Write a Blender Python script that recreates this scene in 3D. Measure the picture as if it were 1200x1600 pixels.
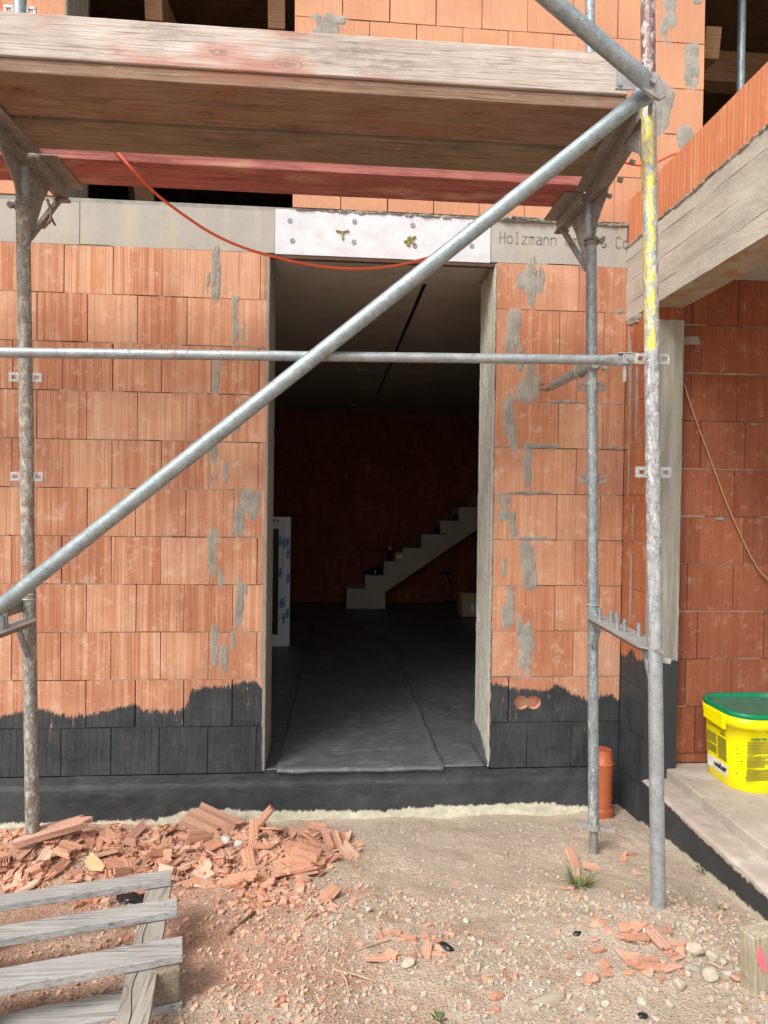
import bpy, math, random
from mathutils import Vector, Matrix, noise
R = math.radians
rnd = random.Random(7)
sc = bpy.context.scene
for o in list(bpy.data.objects): bpy.data.objects.remove(o)
COL = sc.collection

# ------------------------------------------------------------------ camera
FPX, CX, CY, EYE = 1040.0, 600.0, 800.0, 1.70
_dx = Vector((13055., 155., FPX)).normalized()
_dy = Vector((517.-CX, 785.-CY, FPX)); _dy -= _dx*_dy.dot(_dx); _dy.normalize()
_dz = -_dx.cross(_dy)
if _dz.y > 0: _dz = -_dz
RIGHT = Vector((_dx.x, _dy.x, _dz.x)); DOWN = Vector((_dx.y, _dy.y, _dz.y)); FWD = Vector((_dx.z, _dy.z, _dz.z))
cam_d = bpy.data.cameras.new("camera"); cam = bpy.data.objects.new("camera", cam_d); COL.objects.link(cam)
cam_d.sensor_fit = 'VERTICAL'; cam_d.sensor_height = 36; cam_d.lens = FPX/1600*36
cam_d.clip_start = 0.05; cam_d.clip_end = 2000
m3 = Matrix((RIGHT, -DOWN, -FWD)).transposed()
cam.matrix_world = Matrix.Translation((0, 0, EYE)) @ m3.to_4x4()
sc.camera = cam

# ------------------------------------------------------------------ light (bright overcast)
SUN_EL, SUN_AZ = R(48), R(222)     # azimuth clockwise from +Y (sun behind and left of the viewer)
W = bpy.data.worlds.new("World"); sc.world = W; W.use_nodes = True
wn = W.node_tree; bg = wn.nodes["Background"]
sky = wn.nodes.new("ShaderNodeTexSky"); sky.sky_type = 'NISHITA'; sky.sun_disc = False
sky.sun_elevation = SUN_EL; sky.sun_rotation = SUN_AZ; sky.dust_density = 3.0; sky.air_density = 1.0
hs = wn.nodes.new("ShaderNodeHueSaturation"); hs.inputs['Saturation'].default_value = 0.22
wn.links.new(sky.outputs[0], hs.inputs['Color']); wn.links.new(hs.outputs[0], bg.inputs[0])
bg.inputs[1].default_value = 0.13
sd = bpy.data.lights.new("sun", 'SUN'); sun = bpy.data.objects.new("sun", sd); COL.objects.link(sun)
sd.energy = 1.5; sd.angle = R(22); sd.color = (1.0, 0.96, 0.90)
_s = Vector((math.sin(SUN_AZ)*math.cos(SUN_EL), math.cos(SUN_AZ)*math.cos(SUN_EL), math.sin(SUN_EL)))
sun.rotation_euler = _s.to_track_quat('Z', 'Y').to_euler(); sun.location = (-3, -6, 8)
sc.view_settings.view_transform = 'Standard'; sc.view_settings.look = 'None'
sc.view_settings.gamma = 1; sc.view_settings.exposure = 1.0

# ------------------------------------------------------------------ helpers
def ray(px, py): return RIGHT*((px-CX)/FPX) + DOWN*((py-CY)/FPX) + FWD
def P(px, py, Y=None, X=None, Z=None):
    r = ray(px, py)
    t = Y/r.y if Y is not None else (X/r.x if X is not None else (Z-EYE)/r.z)
    return Vector((r.x*t, r.y*t, r.z*t+EYE))

class MB:
    def __init__(s): s.v = []; s.f = []; s.sm = []
    def add(s, vs, fs, smooth=False):
        b = len(s.v); s.v += [tuple(v) for v in vs]; s.f += [tuple(i+b for i in f) for f in fs]; s.sm += [smooth]*len(fs); return s
    def box(s, x0, x1, y0, y1, z0, z1):
        return s.add([(x0,y0,z0),(x1,y0,z0),(x1,y1,z0),(x0,y1,z0),(x0,y0,z1),(x1,y0,z1),(x1,y1,z1),(x0,y1,z1)],
                     [(0,3,2,1),(4,5,6,7),(0,1,5,4),(1,2,6,5),(2,3,7,6),(3,0,4,7)])
    def obox(s, c, a, b, d):      # centre and three half-axis vectors
        c, a, b, d = Vector(c), Vector(a), Vector(b), Vector(d)
        vs = [c-a-b-d, c+a-b-d, c+a+b-d, c-a+b-d, c-a-b+d, c+a-b+d, c+a+b+d, c-a+b+d]
        return s.add(vs, [(0,3,2,1),(4,5,6,7),(0,1,5,4),(1,2,6,5),(2,3,7,6),(3,0,4,7)])
    def bar(s, p0, p1, w, h, up=(0,0,1)):
        p0, p1 = Vector(p0), Vector(p1); d = (p1-p0); a = d*0.5; dn = d.normalized()
        u = Vector(up); b = dn.cross(u).normalized(); u = b.cross(dn).normalized()
        return s.obox((p0+p1)/2, a, b*w/2, u*h/2)
    def tube(s, pts, r, n=20, cap=True, r2=None):
        pts = [Vector(p) for p in pts]; k = len(pts)
        rs = r if isinstance(r, (list, tuple)) else [r]*k
        rv = r2 if r2 is not None else rs
        ref = Vector((0,0,1)) if abs((pts[-1]-pts[0]).normalized().z) < .9 else Vector((0,1,0))
        vs = []
        for i, p in enumerate(pts):
            t = (pts[min(i+1,k-1)]-pts[max(i-1,0)]).normalized()
            a = t.cross(ref).normalized(); b = a.cross(t).normalized(); ref = b
            for j in range(n):
                q = 2*math.pi*j/n; vs.append(p + a*math.cos(q)*rs[i] + b*math.sin(q)*rv[i])
        fs = [(i*n+j, i*n+(j+1)%n, (i+1)*n+(j+1)%n, (i+1)*n+j) for i in range(k-1) for j in range(n)]
        s.add(vs, fs, True)
        if cap:
            s.add(vs[:n], [tuple(range(n))]); s.add(vs[-n:], [tuple(reversed(range(n)))])
        return s
    def ring(s, c, axis, r, rr, n=24, m=8):
        c = Vector(c); ax = Vector(axis).normalized(); a = ax.orthogonal().normalized(); b = ax.cross(a)
        vs = []
        for i in range(n):
            q = 2*math.pi*i/n; d = a*math.cos(q)+b*math.sin(q)
            for j in range(m):
                w = 2*math.pi*j/m; vs.append(c + d*(r+rr*math.cos(w)) + ax*rr*math.sin(w))
        fs = [(i*m+j, ((i+1)%n)*m+j, ((i+1)%n)*m+(j+1)%m, i*m+(j+1)%m) for i in range(n) for j in range(m)]
        return s.add(vs, fs, True)
    def prism(s, poly, off):      # poly: list of 3-D points, off: vector
        n = len(poly); off = Vector(off); a = [Vector(p) for p in poly]; b = [p+off for p in a]
        return s.add(a+b, [tuple(range(n)), tuple(reversed(range(n, 2*n)))] + [(i, n+i, n+(i+1)%n, (i+1)%n) for i in range(n)])
    def grid(s, nx, ny, fn, smooth=True):
        vs = [fn(i/(nx-1), j/(ny-1)) for j in range(ny) for i in range(nx)]
        return s.add(vs, [(j*nx+i, j*nx+i+1, (j+1)*nx+i+1, (j+1)*nx+i) for j in range(ny-1) for i in range(nx-1)], smooth)
    def mesh(s, name, m):
        me = bpy.data.meshes.new(name); me.from_pydata(s.v, [], s.f); me.update()
        me.polygons.foreach_set('use_smooth', s.sm)
        for mm in (m if isinstance(m, list) else [m]): me.materials.append(mm)
        return me
    def build(s, name, m, parent=None, fix=True, bevel=0):
        me = s.mesh(name, m)
        if fix:
            import bmesh
            bm = bmesh.new(); bm.from_mesh(me); bmesh.ops.recalc_face_normals(bm, faces=bm.faces); bm.to_mesh(me); bm.free()
        o = bpy.data.objects.new(name, me); COL.objects.link(o)
        if parent: setp(o, parent)
        if bevel:
            b = o.modifiers.new("bevel", 'BEVEL'); b.width = bevel; b.segments = 2; b.limit_method = 'ANGLE'
        return o
def worldloc(o):
    v = Vector(o.location)
    return v
def setp(o, p):
    o.parent = p
    q = p; T = Vector((0,0,0))
    while q is not None:
        if q.type == 'EMPTY': T += q.location
        q = q.parent
    if p.type == 'EMPTY': o.matrix_parent_inverse = Matrix.Translation(-T)
def thing(name, label, cat, loc, group=None):
    e = bpy.data.objects.new(name, None); COL.objects.link(e); e.location = loc; e.empty_display_size = .1
    return tag(e, label, cat, group)
def tag(o, label, cat, group=None):
    o['label'] = label; o['category'] = cat
    if group: o['group'] = group
    return o
def struct(o): o['kind'] = 'structure'; return o
def wpt(o, loc):                  # move a single-mesh thing's origin to its base
    loc = Vector(loc); o.data.transform(Matrix.Translation(-loc)); o.location = loc; return o

# ------------------------------------------------------------------ materials
class NT:
    def __init__(s, name, rough=.8, metal=0., spec=.3):
        s.m = bpy.data.materials.new(name); s.m.use_nodes = True; s.t = s.m.node_tree; s.b = s.t.nodes['Principled BSDF']
        s.b.inputs['Roughness'].default_value = rough; s.b.inputs['Metallic'].default_value = metal
        s.b.inputs['Specular IOR Level'].default_value = spec
        s.pos = s.t.nodes.new('ShaderNodeTexCoord').outputs['Object']
        s.geo = s.t.nodes.new('ShaderNodeNewGeometry')
    def L(s, a, inp):
        if isinstance(a, bpy.types.NodeSocket): s.t.links.new(a, inp)
        elif isinstance(a, (tuple, list)): inp.default_value = (*a, 1) if len(a) == 3 and len(inp.default_value) == 4 else a
        else: inp.default_value = a
    def math(s, op, a, b=0., c=0., clamp=False):
        n = s.t.nodes.new('ShaderNodeMath'); n.operation = op; n.use_clamp = clamp
        s.L(a, n.inputs[0]); s.L(b, n.inputs[1]); s.L(c, n.inputs[2]); return n.outputs[0]
    def vec(s, sx, sy, sz, src=None, off=None):
        n = s.t.nodes.new('ShaderNodeVectorMath'); n.operation = 'MULTIPLY'; s.t.links.new(src or s.pos, n.inputs[0]); n.inputs[1].default_value = (sx, sy, sz)
        if off is None: return n.outputs[0]
        k = s.t.nodes.new('ShaderNodeVectorMath'); k.operation = 'ADD'; s.t.links.new(n.outputs[0], k.inputs[0])
        cb = s.t.nodes.new('ShaderNodeCombineXYZ'); 
        for i in range(3): s.L(off, cb.inputs[i])
        s.t.links.new(cb.outputs[0], k.inputs[1]); return k.outputs[0]
    def noise(s, scale, detail=4., rough=.6, v=None, dist=0.):
        n = s.t.nodes.new('ShaderNodeTexNoise'); n.inputs['Scale'].default_value = scale; n.inputs['Detail'].default_value = detail
        n.inputs['Roughness'].default_value = rough; n.inputs['Distortion'].default_value = dist
        s.t.links.new(v or s.pos, n.inputs['Vector']); return n.outputs['Fac']
    def vor(s, scale, v=None, feat='F1', out='Distance'):
        n = s.t.nodes.new('ShaderNodeTexVoronoi'); n.inputs['Scale'].default_value = scale; n.feature = feat
        s.t.links.new(v or s.pos, n.inputs['Vector']); return n.outputs[out]
    def ramp(s, fac, stops, interp='LINEAR'):
        n = s.t.nodes.new('ShaderNodeValToRGB'); cr = n.color_ramp; cr.interpolation = interp
        while len(cr.elements) < len(stops): cr.elements.new(.5)
        for e, (p, c) in zip(cr.elements, stops):
            e.position = p; e.color = (*c, 1) if isinstance(c, (tuple, list)) else (c, c, c, 1)
        s.L(fac, n.inputs[0]); return n.outputs[0]
    def mix(s, fac, a, b, mode='MIX'):
        n = s.t.nodes.new('ShaderNodeMix'); n.data_type = 'RGBA'; n.blend_type = mode; n.clamp_factor = True
        s.L(fac, n.inputs[0]); s.L(a, n.inputs[6]); s.L(b, n.inputs[7]); return n.outputs[2]
    def xyz(s, src=None):
        n = s.t.nodes.new('ShaderNodeSeparateXYZ'); s.t.links.new(src or s.pos, n.inputs[0]); return n.outputs
    def curve(s, x, pts, x0, x1, y0, y1):
        # piecewise curve y(x) through real-valued points
        n = s.t.nodes.new('ShaderNodeFloatCurve'); cm = n.mapping; c = cm.curves[0]
        q = [((px-x0)/(x1-x0), (py-y0)/(y1-y0)) for px, py in pts]
        c.points[0].location = q[0]; c.points[1].location = q[-1]
        for a in q[1:-1]: c.points.new(*a)
        for p in c.points: p.handle_type = 'VECTOR'
        cm.update()
        s.L(s.math('DIVIDE', s.math('SUBTRACT', x, x0), x1-x0), n.inputs['Value'])
        return s.math('ADD', s.math('MULTIPLY', n.outputs[0], y1-y0), y0)
    def col(s, c): s.L(c, s.b.inputs['Base Color'])
    def rough(s, c): s.L(c, s.b.inputs['Roughness'])
    def bump(s, h, strength=.5, dist=.01, prev=None):
        n = s.t.nodes.new('ShaderNodeBump'); n.inputs['Strength'].default_value = strength; n.inputs['Distance'].default_value = dist
        s.L(h, n.inputs['Height'])
        if prev is not None: s.t.links.new(prev, n.inputs['Normal'])
        s.t.links.new(n.outputs[0], s.b.inputs['Normal']); return n.outputs[0]

BED0, CH = 0.26, 0.25
EDGE_L = [(-5.5,.60),(-1.70,.575),(-1.48,.622),(-1.36,.575),(-1.24,.585),(-1.0,.64),(-.965,.60),(-.75,.603),(-.725,.715),(-.55,.725),(-.386,.755),(-.34,.69),
          (.86,.735),(.99,.705),(1.177,.685),(1.25,.72),(1.41,.63),(1.52,.665),(1.62,.633),(2.2,.66)]
def brick_mat(name, cols, streak, light, coat=None, axis='x', mortar=.5, effl=.5, bed0=BED0, groove=0.):
    n = NT(name, .85, 0, .2)
    isl = n.geo.outputs['Random Per Island']
    off = n.math('MULTIPLY', isl, 37.)
    X, Y, Z = n.xyz()
    base = n.ramp(isl, [(i/(len(cols)-1), c) for i, c in enumerate(cols)])
    st = n.noise(1., 4, .55, n.vec(30, 30, .9, off=off))
    fine = n.noise(1., 3, .6, n.vec(210, 210, 2.2, off=off))
    stk = n.math('MULTIPLY', n.ramp(st, [(.44, 0.), (.66, 1.)]), streak)
    if axis == 'x' and coat: stk = n.math('MULTIPLY', stk, n.math('SUBTRACT', 1., n.math('MULTIPLY', n.math('GREATER_THAN', X, .5), .55)))
    c = n.mix(stk, base, light)
    rl = n.math('FRACT', n.math('ADD', n.math('MULTIPLY', Y if axis == 'y' else X, 32.), n.math('MULTIPLY', isl, 5.)))
    rl = n.math('MULTIPLY', n.ramp(rl, [(.0, 1.), (.10, .0)]), n.ramp(n.noise(1., 3, .6, n.vec(60, 60, 5, off=off)), [(.38, 0.), (.55, 1.)]))
    c = n.mix(n.math('MULTIPLY', rl, .55), c, light)
    c = n.mix(n.math('MULTIPLY', n.ramp(fine, [(.52, 0.), (.62, 1.)]), streak*.55), c, light)
    c = n.mix(n.math('MULTIPLY', n.ramp(fine, [(.33, 1.), (.45, 0.)]), .35), c, tuple(v*.6 for v in cols[0]))
    big = n.noise(2.3, 4, .6)
    c = n.mix(n.math('MULTIPLY', n.ramp(big, [(.42, 0.), (.62, 1.)]), .5), c, (cols[0][0]*.80, cols[0][1]*.78, cols[0][2]*.85))
    gr = n.noise(14., 6, .7)
    c = n.mix(n.math('MULTIPLY', n.ramp(gr, [(.55, 0.), (.72, 1.)]), effl), c, (.66, .50, .38))
    sg = n.math('MULTIPLY', n.ramp(n.noise(3.1, 5, .75), [(.56, 0.), (.68, 1.)]), n.ramp(n.noise(38., 5, .75), [(.46, 0.), (.60, 1.)]))
    c = n.mix(n.math('MULTIPLY', sg, mortar*.7), c, (.40,.35,.28))
    # darker specks and grime
    sp = n.noise(120., 2, .5)
    c = n.mix(n.math('MULTIPLY', n.ramp(sp, [(.68, 0.), (.74, 1.)]), .5), c, (.16, .08, .05))
    # mortar smudges hugging the bed joints
    fz = n.math('FRACT', n.math('DIVIDE', n.math('SUBTRACT', Z, bed0), CH))
    d = n.math('MINIMUM', fz, n.math('SUBTRACT', 1., fz))
    mm = n.math('ADD', n.math('MULTIPLY', d, 9.), n.noise(9., 5, .7))
    c = n.mix(n.math('MULTIPLY', n.ramp(mm, [(.42, 1.), (.56, 0.)]), mortar), c, (.36, .31, .25))
    rg = .86; hb = n.math('MULTIPLY', fine, 1.)
    if groove:
        ax = Y if axis == 'y' else X
        fr = n.math('FRACT', n.math('MULTIPLY', ax, groove))
        gv = n.ramp(fr, [(0., 0.), (.18, 1.), (.8, 1.), (1., 0.)])
        c = n.mix(n.math('MULTIPLY', n.math('SUBTRACT', 1., gv), .35), c, tuple(v*.55 for v in cols[0]))
        hb = n.math('ADD', hb, n.math('MULTIPLY', gv, 2.))
    if coat:
        ax = Y if axis == 'y' else X
        e = n.curve(ax, coat, coat[0][0], coat[-1][0], 0., 1.2)
        br = n.noise(1., 3, .7, n.vec(75, 75, 5)); br2 = n.noise(1., 4, .6, n.vec(18, 18, 10)); br3 = n.noise(260., 2, .5)
        amp_ = n.ramp(n.noise(1., 2, .5, n.vec(5, 5, 0)), [(.40, .02), (.64, .12)])
        e = n.math('ADD', e, n.math('MULTIPLY', n.math('SUBTRACT', br, .5), amp_))
        e = n.math('ADD', e, n.math('MULTIPLY', n.math('SUBTRACT', br2, .5), .06))
        e = n.math('ADD', e, n.math('MULTIPLY', n.math('SUBTRACT', br3, .5), .05))
        k = n.ramp(n.math('MULTIPLY', n.math('SUBTRACT', e, Z), 60.), [(.0, 0.), (.5, 1.)])
        miss = n.math('MULTIPLY', n.ramp(n.noise(1., 4, .7, n.vec(60, 60, 9)), [(.64, 0.), (.70, 1.)]),
                      n.ramp(n.math('SUBTRACT', e, Z), [(0., 1.), (.30, .0)]))
        k = n.math('MULTIPLY', k, n.math('SUBTRACT', 1., miss))
        kc = n.mix(n.ramp(n.noise(5., 5, .65), [(.35, 0.), (.7, 1.)]), (.028,.033,.036), (.056,.064,.067))
        kc = n.mix(n.ramp(n.noise(1., 5, .75, n.vec(50, 50, 6)), [(.52, 0.), (.68, .55)]), kc, (.085,.090,.088))
        kc = n.mix(n.ramp(n.noise(1., 5, .75, n.vec(7, 7, 45)), [(.56, 0.), (.70, .5)]), kc, (.080,.086,.086))
        kc = n.mix(n.ramp(n.noise(90., 3, .6), [(.70, 0.), (.76, .7)]), kc, (.22, .22, .2))
        c = n.mix(k, c, kc)
        n.rough(n.math('SUBTRACT', .86, n.math('MULTIPLY', k, .30)))
        hb = n.math('ADD', hb, n.math('MULTIPLY', n.noise(30., 4, .6), n.math('MULTIPLY', k, 1.5)))
    n.col(c)
    n.bump(n.math('ADD', hb, n.math('MULTIPLY', n.noise(70., 4, .7), .8)), .55, .0022)
    return n.m

def concrete(name, a, b, stain=None, sz=1.0, rough=.9, bump=.4, yellow=0.):
    n = NT(name, rough, 0, .2)
    f = n.noise(3.5*sz, 8, .65); c = n.mix(n.ramp(f, [(.3, 0.), (.7, 1.)]), a, b)
    c = n.mix(n.ramp(n.noise(60*sz, 4, .7), [(.58, 0.), (.74, .45)]), c, tuple(v*.55 for v in a))
    c = n.mix(n.ramp(n.vor(75*sz), [(.03, .55), (.09, 0.)]), c, tuple(v*.4 for v in a))
    if stain:
        s_ = n.noise(1., 5, .6, n.vec(9, 9, .9)); c = n.mix(n.ramp(s_, [(.50, 0.), (.68, .8)]), c, stain)
    n.col(c)
    n.bump(n.math('ADD', n.math('MULTIPLY', n.noise(22*sz, 8, .7), 1.), n.math('MULTIPLY', n.noise(140*sz, 3, .6), .5)), bump, .006)
    return n.m

def wood(name, a, b, dark, along='x', knots=True, red=None, sc_=1., flat=2):
    n = NT(name, .8, 0, .2)
    v = {'x': (1.6, 42, 42), 'y': (42, 1.6, 42), 'z': (42, 42, 1.6)}[along]
    v2 = {'x': (5, 190, 190), 'y': (190, 5, 190), 'z': (190, 190, 5)}[along]
    v3 = {'x': (.9, 3.5, 3.5), 'y': (3.5, .9, 3.5), 'z': (3.5, 3.5, .9)}[along]
    g = n.noise(1., 5, .6, n.vec(*[q*sc_ for q in v]), 1.2); g2 = n.noise(1., 3, .6, n.vec(*[q*sc_ for q in v2]))
    c = n.mix(n.ramp(g, [(.3, 0.), (.7, 1.)]), a, b)
    c = n.mix(n.ramp(g2, [(.30, .9), (.48, 0.)]), c, dark)
    c = n.mix(n.ramp(n.noise(1., 4, .7, n.vec(*[q*.55 for q in v2])), [(.60, 0.), (.66, .7)]), c, tuple(q*.5 for q in dark))
    c = n.mix(n.ramp(n.noise(1., 5, .7, n.vec(*[q*1.3 for q in v])), [(.62, 0.), (.70, .75)]), c, dark)
    c = n.mix(n.ramp(n.noise(4., 5, .65), [(.45, 0.), (.7, .5)]), c, tuple(q*.62 for q in a))
    c = n.mix(n.ramp(n.noise(1., 6, .8, n.vec(*[q*2.6 for q in v3])), [(.54, 0.), (.66, .6)]), c, tuple(q*.45 for q in a))
    c = n.mix(n.ramp(n.noise(1., 4, .7, n.vec(*[q*8 for q in v3])), [(.66, 0.), (.72, .8)]), c, tuple(min(1, q*1.45) for q in b))
    if red: c = n.mix(n.ramp(n.noise(1., 3, .6, n.vec(*[q*2.2 for q in v3])), [(.56, 0.), (.68, .75)]), c, red)
    if knots:
        kv = [3.0 if q == along else 8. for q in 'xyz']; kv[flat] = .3
        kd = n.vor(1., n.vec(*kv)); kc = n.vor(1., n.vec(*kv), out='Color'); on = n.math('GREATER_THAN', n.xyz(kc)[0], .45)
        kw = n.math('ADD', kd, n.math('MULTIPLY', n.math('SUBTRACT', n.noise(40., 4, .6), .5), .10))
        c = n.mix(n.math('MULTIPLY', n.ramp(kw, [(.14, .6), (.36, .0)]), on), c, red or tuple(q*.7 for q in a))
        rg_ = n.ramp(n.math('FRACT', n.math('MULTIPLY', kw, 14.)), [(.0, .8), (.35, .0)])
        c = n.mix(n.math('MULTIPLY', n.math('MULTIPLY', rg_, n.ramp(kw, [(.17, 1.), (.22, .0)])), on), c, tuple(q*.8 for q in dark))
        c = n.mix(n.math('MULTIPLY', n.ramp(kw, [(.045, .9), (.07, .0)]), on), c, dark)
    n.col(c); n.bump(n.math('ADD', g2, n.math('MULTIPLY', g, 1.)), .6, .003)
    return n.m

def galv(name, a=(.30,.33,.35), b=(.45,.48,.50), spl=(.55,.50,.42), amt=.5, rust=0., paint=None, metal=.55, rough=.5, prange=None, paint2=None, low=None):
    n = NT(name, rough, metal, .5)
    X, Y, Z = n.xyz()
    f = n.noise(26., 6, .7); c = n.mix(n.ramp(f, [(.35, 0.), (.65, 1.)]), a, b)
    c = n.mix(n.ramp(n.noise(110., 3, .6), [(.58, 0.), (.66, .5)]), c, tuple(v*.45 for v in a))
    k = None
    if paint:
        pm = n.ramp(n.noise(1., 5, .75, n.vec(60, 60, 24)), [(.47, 0.), (.50, 1.)])
        zr = n.math('MULTIPLY', n.math('GREATER_THAN', Z, prange[0]), n.math('LESS_THAN', Z, prange[1]))
        side = n.ramp(n.math('ADD', n.math('MULTIPLY', n.xyz(n.geo.outputs['Normal'])[0], .5), n.math('MULTIPLY', n.noise(40., 4, .7), .5)), [(.28, 1.), (.36, .0)])
        c = n.mix(n.math('MULTIPLY', n.math('MULTIPLY', pm, zr), side), c, paint)
        if paint2:
            c = n.mix(n.math('MULTIPLY', n.ramp(n.noise(30., 3, .6), [(.2, .6), (.45, 1.)]), n.math('GREATER_THAN', Z, prange[1]+.03)), c, paint2)
            c = n.mix(n.math('MULTIPLY', n.ramp(n.noise(50., 4, .7), [(.52, 0.), (.6, .8)]), n.math('MULTIPLY', n.math('LESS_THAN', Z, prange[0]), n.math('GREATER_THAN', Z, 1.5))), c, (.26,.20,.215))
    s1 = n.ramp(n.noise(1., 6, .8, n.vec(62, 62, 30)), [(.62-.16*amt, 0.), (.68-.16*amt, 1.)])
    s2 = n.ramp(n.noise(150., 2, .5), [(.66-.06*amt, 0.), (.70-.06*amt, 1.)])
    sm = n.math('MAXIMUM', s1, s2)
    if low: sm = n.math('MULTIPLY', sm, n.ramp(n.math('SUBTRACT', Z, low-.1), [(0., .12), (.4, 1.)]))
    c = n.mix(n.math('MULTIPLY', sm, min(1., .35+amt*.6)), c, spl)
    if rust: c = n.mix(n.ramp(n.noise(20., 6, .7), [(.60-.2*rust, 0.), (.72-.1*rust, .9)]), c, (.24, .13, .07))
    n.col(c); n.L(n.math('MULTIPLY', n.math('SUBTRACT', 1., sm), metal), n.b.inputs['Metallic'])
    n.rough(n.math('ADD', rough, n.math('MULTIPLY', sm, .3)))
    n.bump(n.math('ADD', n.math('MULTIPLY', sm, 1.), n.math('MULTIPLY', f, .3)), .6, .0022)
    return n.m
def plain(name, c, rough=.6, metal=0., spec=.4, var=.25, sc_=20., bump=.2):
    n = NT(name, rough, metal, spec)
    n.col(n.mix(n.ramp(n.noise(sc_, 5, .65), [(.3, 0.), (.7, 1.)]), tuple(v*(1-var) for v in c), tuple(min(1, v*(1+var*.5)) for v in c)))
    if bump: n.bump(n.noise(sc_*3, 5, .65), bump, .003)
    return n.m

M = {}
lowcols = [(.41,.165,.085), (.50,.230,.125), (.56,.290,.170), (.42,.160,.085), (.53,.255,.145), (.45,.180,.095), (.60,.335,.210), (.47,.205,.110)]
upcols = [(.53,.26,.145), (.57,.29,.165), (.55,.275,.155), (.60,.32,.19)]
M['brick'] = brick_mat('brick_streaked', lowcols, .72, (.68,.44,.29), coat=EDGE_L, mortar=.85, effl=.62)
M['brick_up'] = brick_mat('brick_planed', upcols, .18, (.62,.36,.23), mortar=.15, effl=.08)
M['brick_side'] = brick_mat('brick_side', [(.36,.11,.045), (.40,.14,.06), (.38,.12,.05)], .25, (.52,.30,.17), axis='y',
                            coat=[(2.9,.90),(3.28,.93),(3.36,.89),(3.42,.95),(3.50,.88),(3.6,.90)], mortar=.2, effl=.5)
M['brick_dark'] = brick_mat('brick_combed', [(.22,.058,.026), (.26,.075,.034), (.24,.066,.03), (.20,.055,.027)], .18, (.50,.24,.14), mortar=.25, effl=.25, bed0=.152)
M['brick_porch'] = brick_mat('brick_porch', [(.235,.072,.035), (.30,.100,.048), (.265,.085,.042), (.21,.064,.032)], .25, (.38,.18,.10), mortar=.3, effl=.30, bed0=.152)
M['brick_par'] = brick_mat('brick_parapet', [(.50,.17,.075), (.54,.20,.09), (.46,.15,.065)], .35, (.60,.33,.2), axis='y', mortar=.0, effl=.3)
M['mortar'] = concrete('mortar', (.25,.24,.205), (.41,.395,.345), sz=4., bump=.9)
def bedm(name, coat):
    n = NT(name, .9, 0, .2); X, Y, Z = n.xyz()
    c = n.mix(n.ramp(n.noise(12., 6, .7), [(.35, 0.), (.65, 1.)]), (.22,.185,.15), (.36,.32,.26))
    e = n.curve(X, EDGE_L, -5.5, 2.2, 0., 1.2) if coat is None else coat
    e = n.math('ADD', e, n.math('MULTIPLY', n.math('SUBTRACT', n.noise(30., 3, .7), .5), .06))
    k = n.ramp(n.math('MULTIPLY', n.math('SUBTRACT', e, Z), 60.), [(0., 0.), (.5, 1.)])
    n.col(n.mix(k, c, (.033,.037,.040))); n.bump(n.noise(60., 5, .7), .6, .003); return n.m
M['bed'] = bedm('bed_mortar', None); M['bed_side'] = bedm('bed_mortar_side', .90); M['bed_porch'] = bedm('bed_mortar_porch', .0)
M['back'] = plain('joint_core', (.10,.06,.045), .95)
M['lintel'] = concrete('lintel_concrete', (.34,.325,.29), (.41,.395,.355), stain=(.46,.41,.30), bump=.25)
def beamm():
    n = NT('beam_concrete', .9, 0, .2); X, Y, Z = n.xyz()
    c = n.mix(n.ramp(n.noise(1., 8, .65, n.vec(6, 5, 8)), [(.3, 0.), (.7, 1.)]), (.40,.375,.315), (.53,.50,.43))
    c = n.mix(n.ramp(n.noise(1., 6, .7, n.vec(10, 5, 22)), [(.58, 0.), (.70, .35)]), c, (.29,.27,.22))
    c = n.mix(n.ramp(n.noise(45., 5, .7), [(.60, 0.), (.72, .5)]), c, (.24,.215,.17))
    w_ = n.math('ADD', Z, n.math('MULTIPLY', n.noise(1., 4, .6, n.vec(3, 3, 3)), .03))
    fr = n.math('FRACT', n.math('MULTIPLY', n.math('SUBTRACT', w_, 2.7), 8.5))
    ln = n.ramp(fr, [(0., 1.), (.045, 0.)]); ln2 = n.math('MULTIPLY', ln, n.ramp(n.noise(1., 3, .6, n.vec(3, 3, 20)), [(.40, 0.), (.6, 1.)]))
    c = n.mix(n.math('MULTIPLY', ln2, .8), c, (.17,.15,.12)); n.col(c)
    n.bump(n.math('SUBTRACT', n.math('ADD', n.noise(1., 8, .75, n.vec(20, 12, 34)), n.math('MULTIPLY', n.noise(130., 3, .6), .4)), n.math('MULTIPLY', ln2, .8)), .8, .007); return n.m
M['beam'] = beamm()
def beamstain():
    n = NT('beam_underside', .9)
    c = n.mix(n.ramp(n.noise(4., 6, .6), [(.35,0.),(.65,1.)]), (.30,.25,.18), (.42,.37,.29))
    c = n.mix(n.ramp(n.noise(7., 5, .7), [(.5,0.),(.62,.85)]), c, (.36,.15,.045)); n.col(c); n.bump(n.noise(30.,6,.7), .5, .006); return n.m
M['beam_under'] = beamstain()
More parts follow.
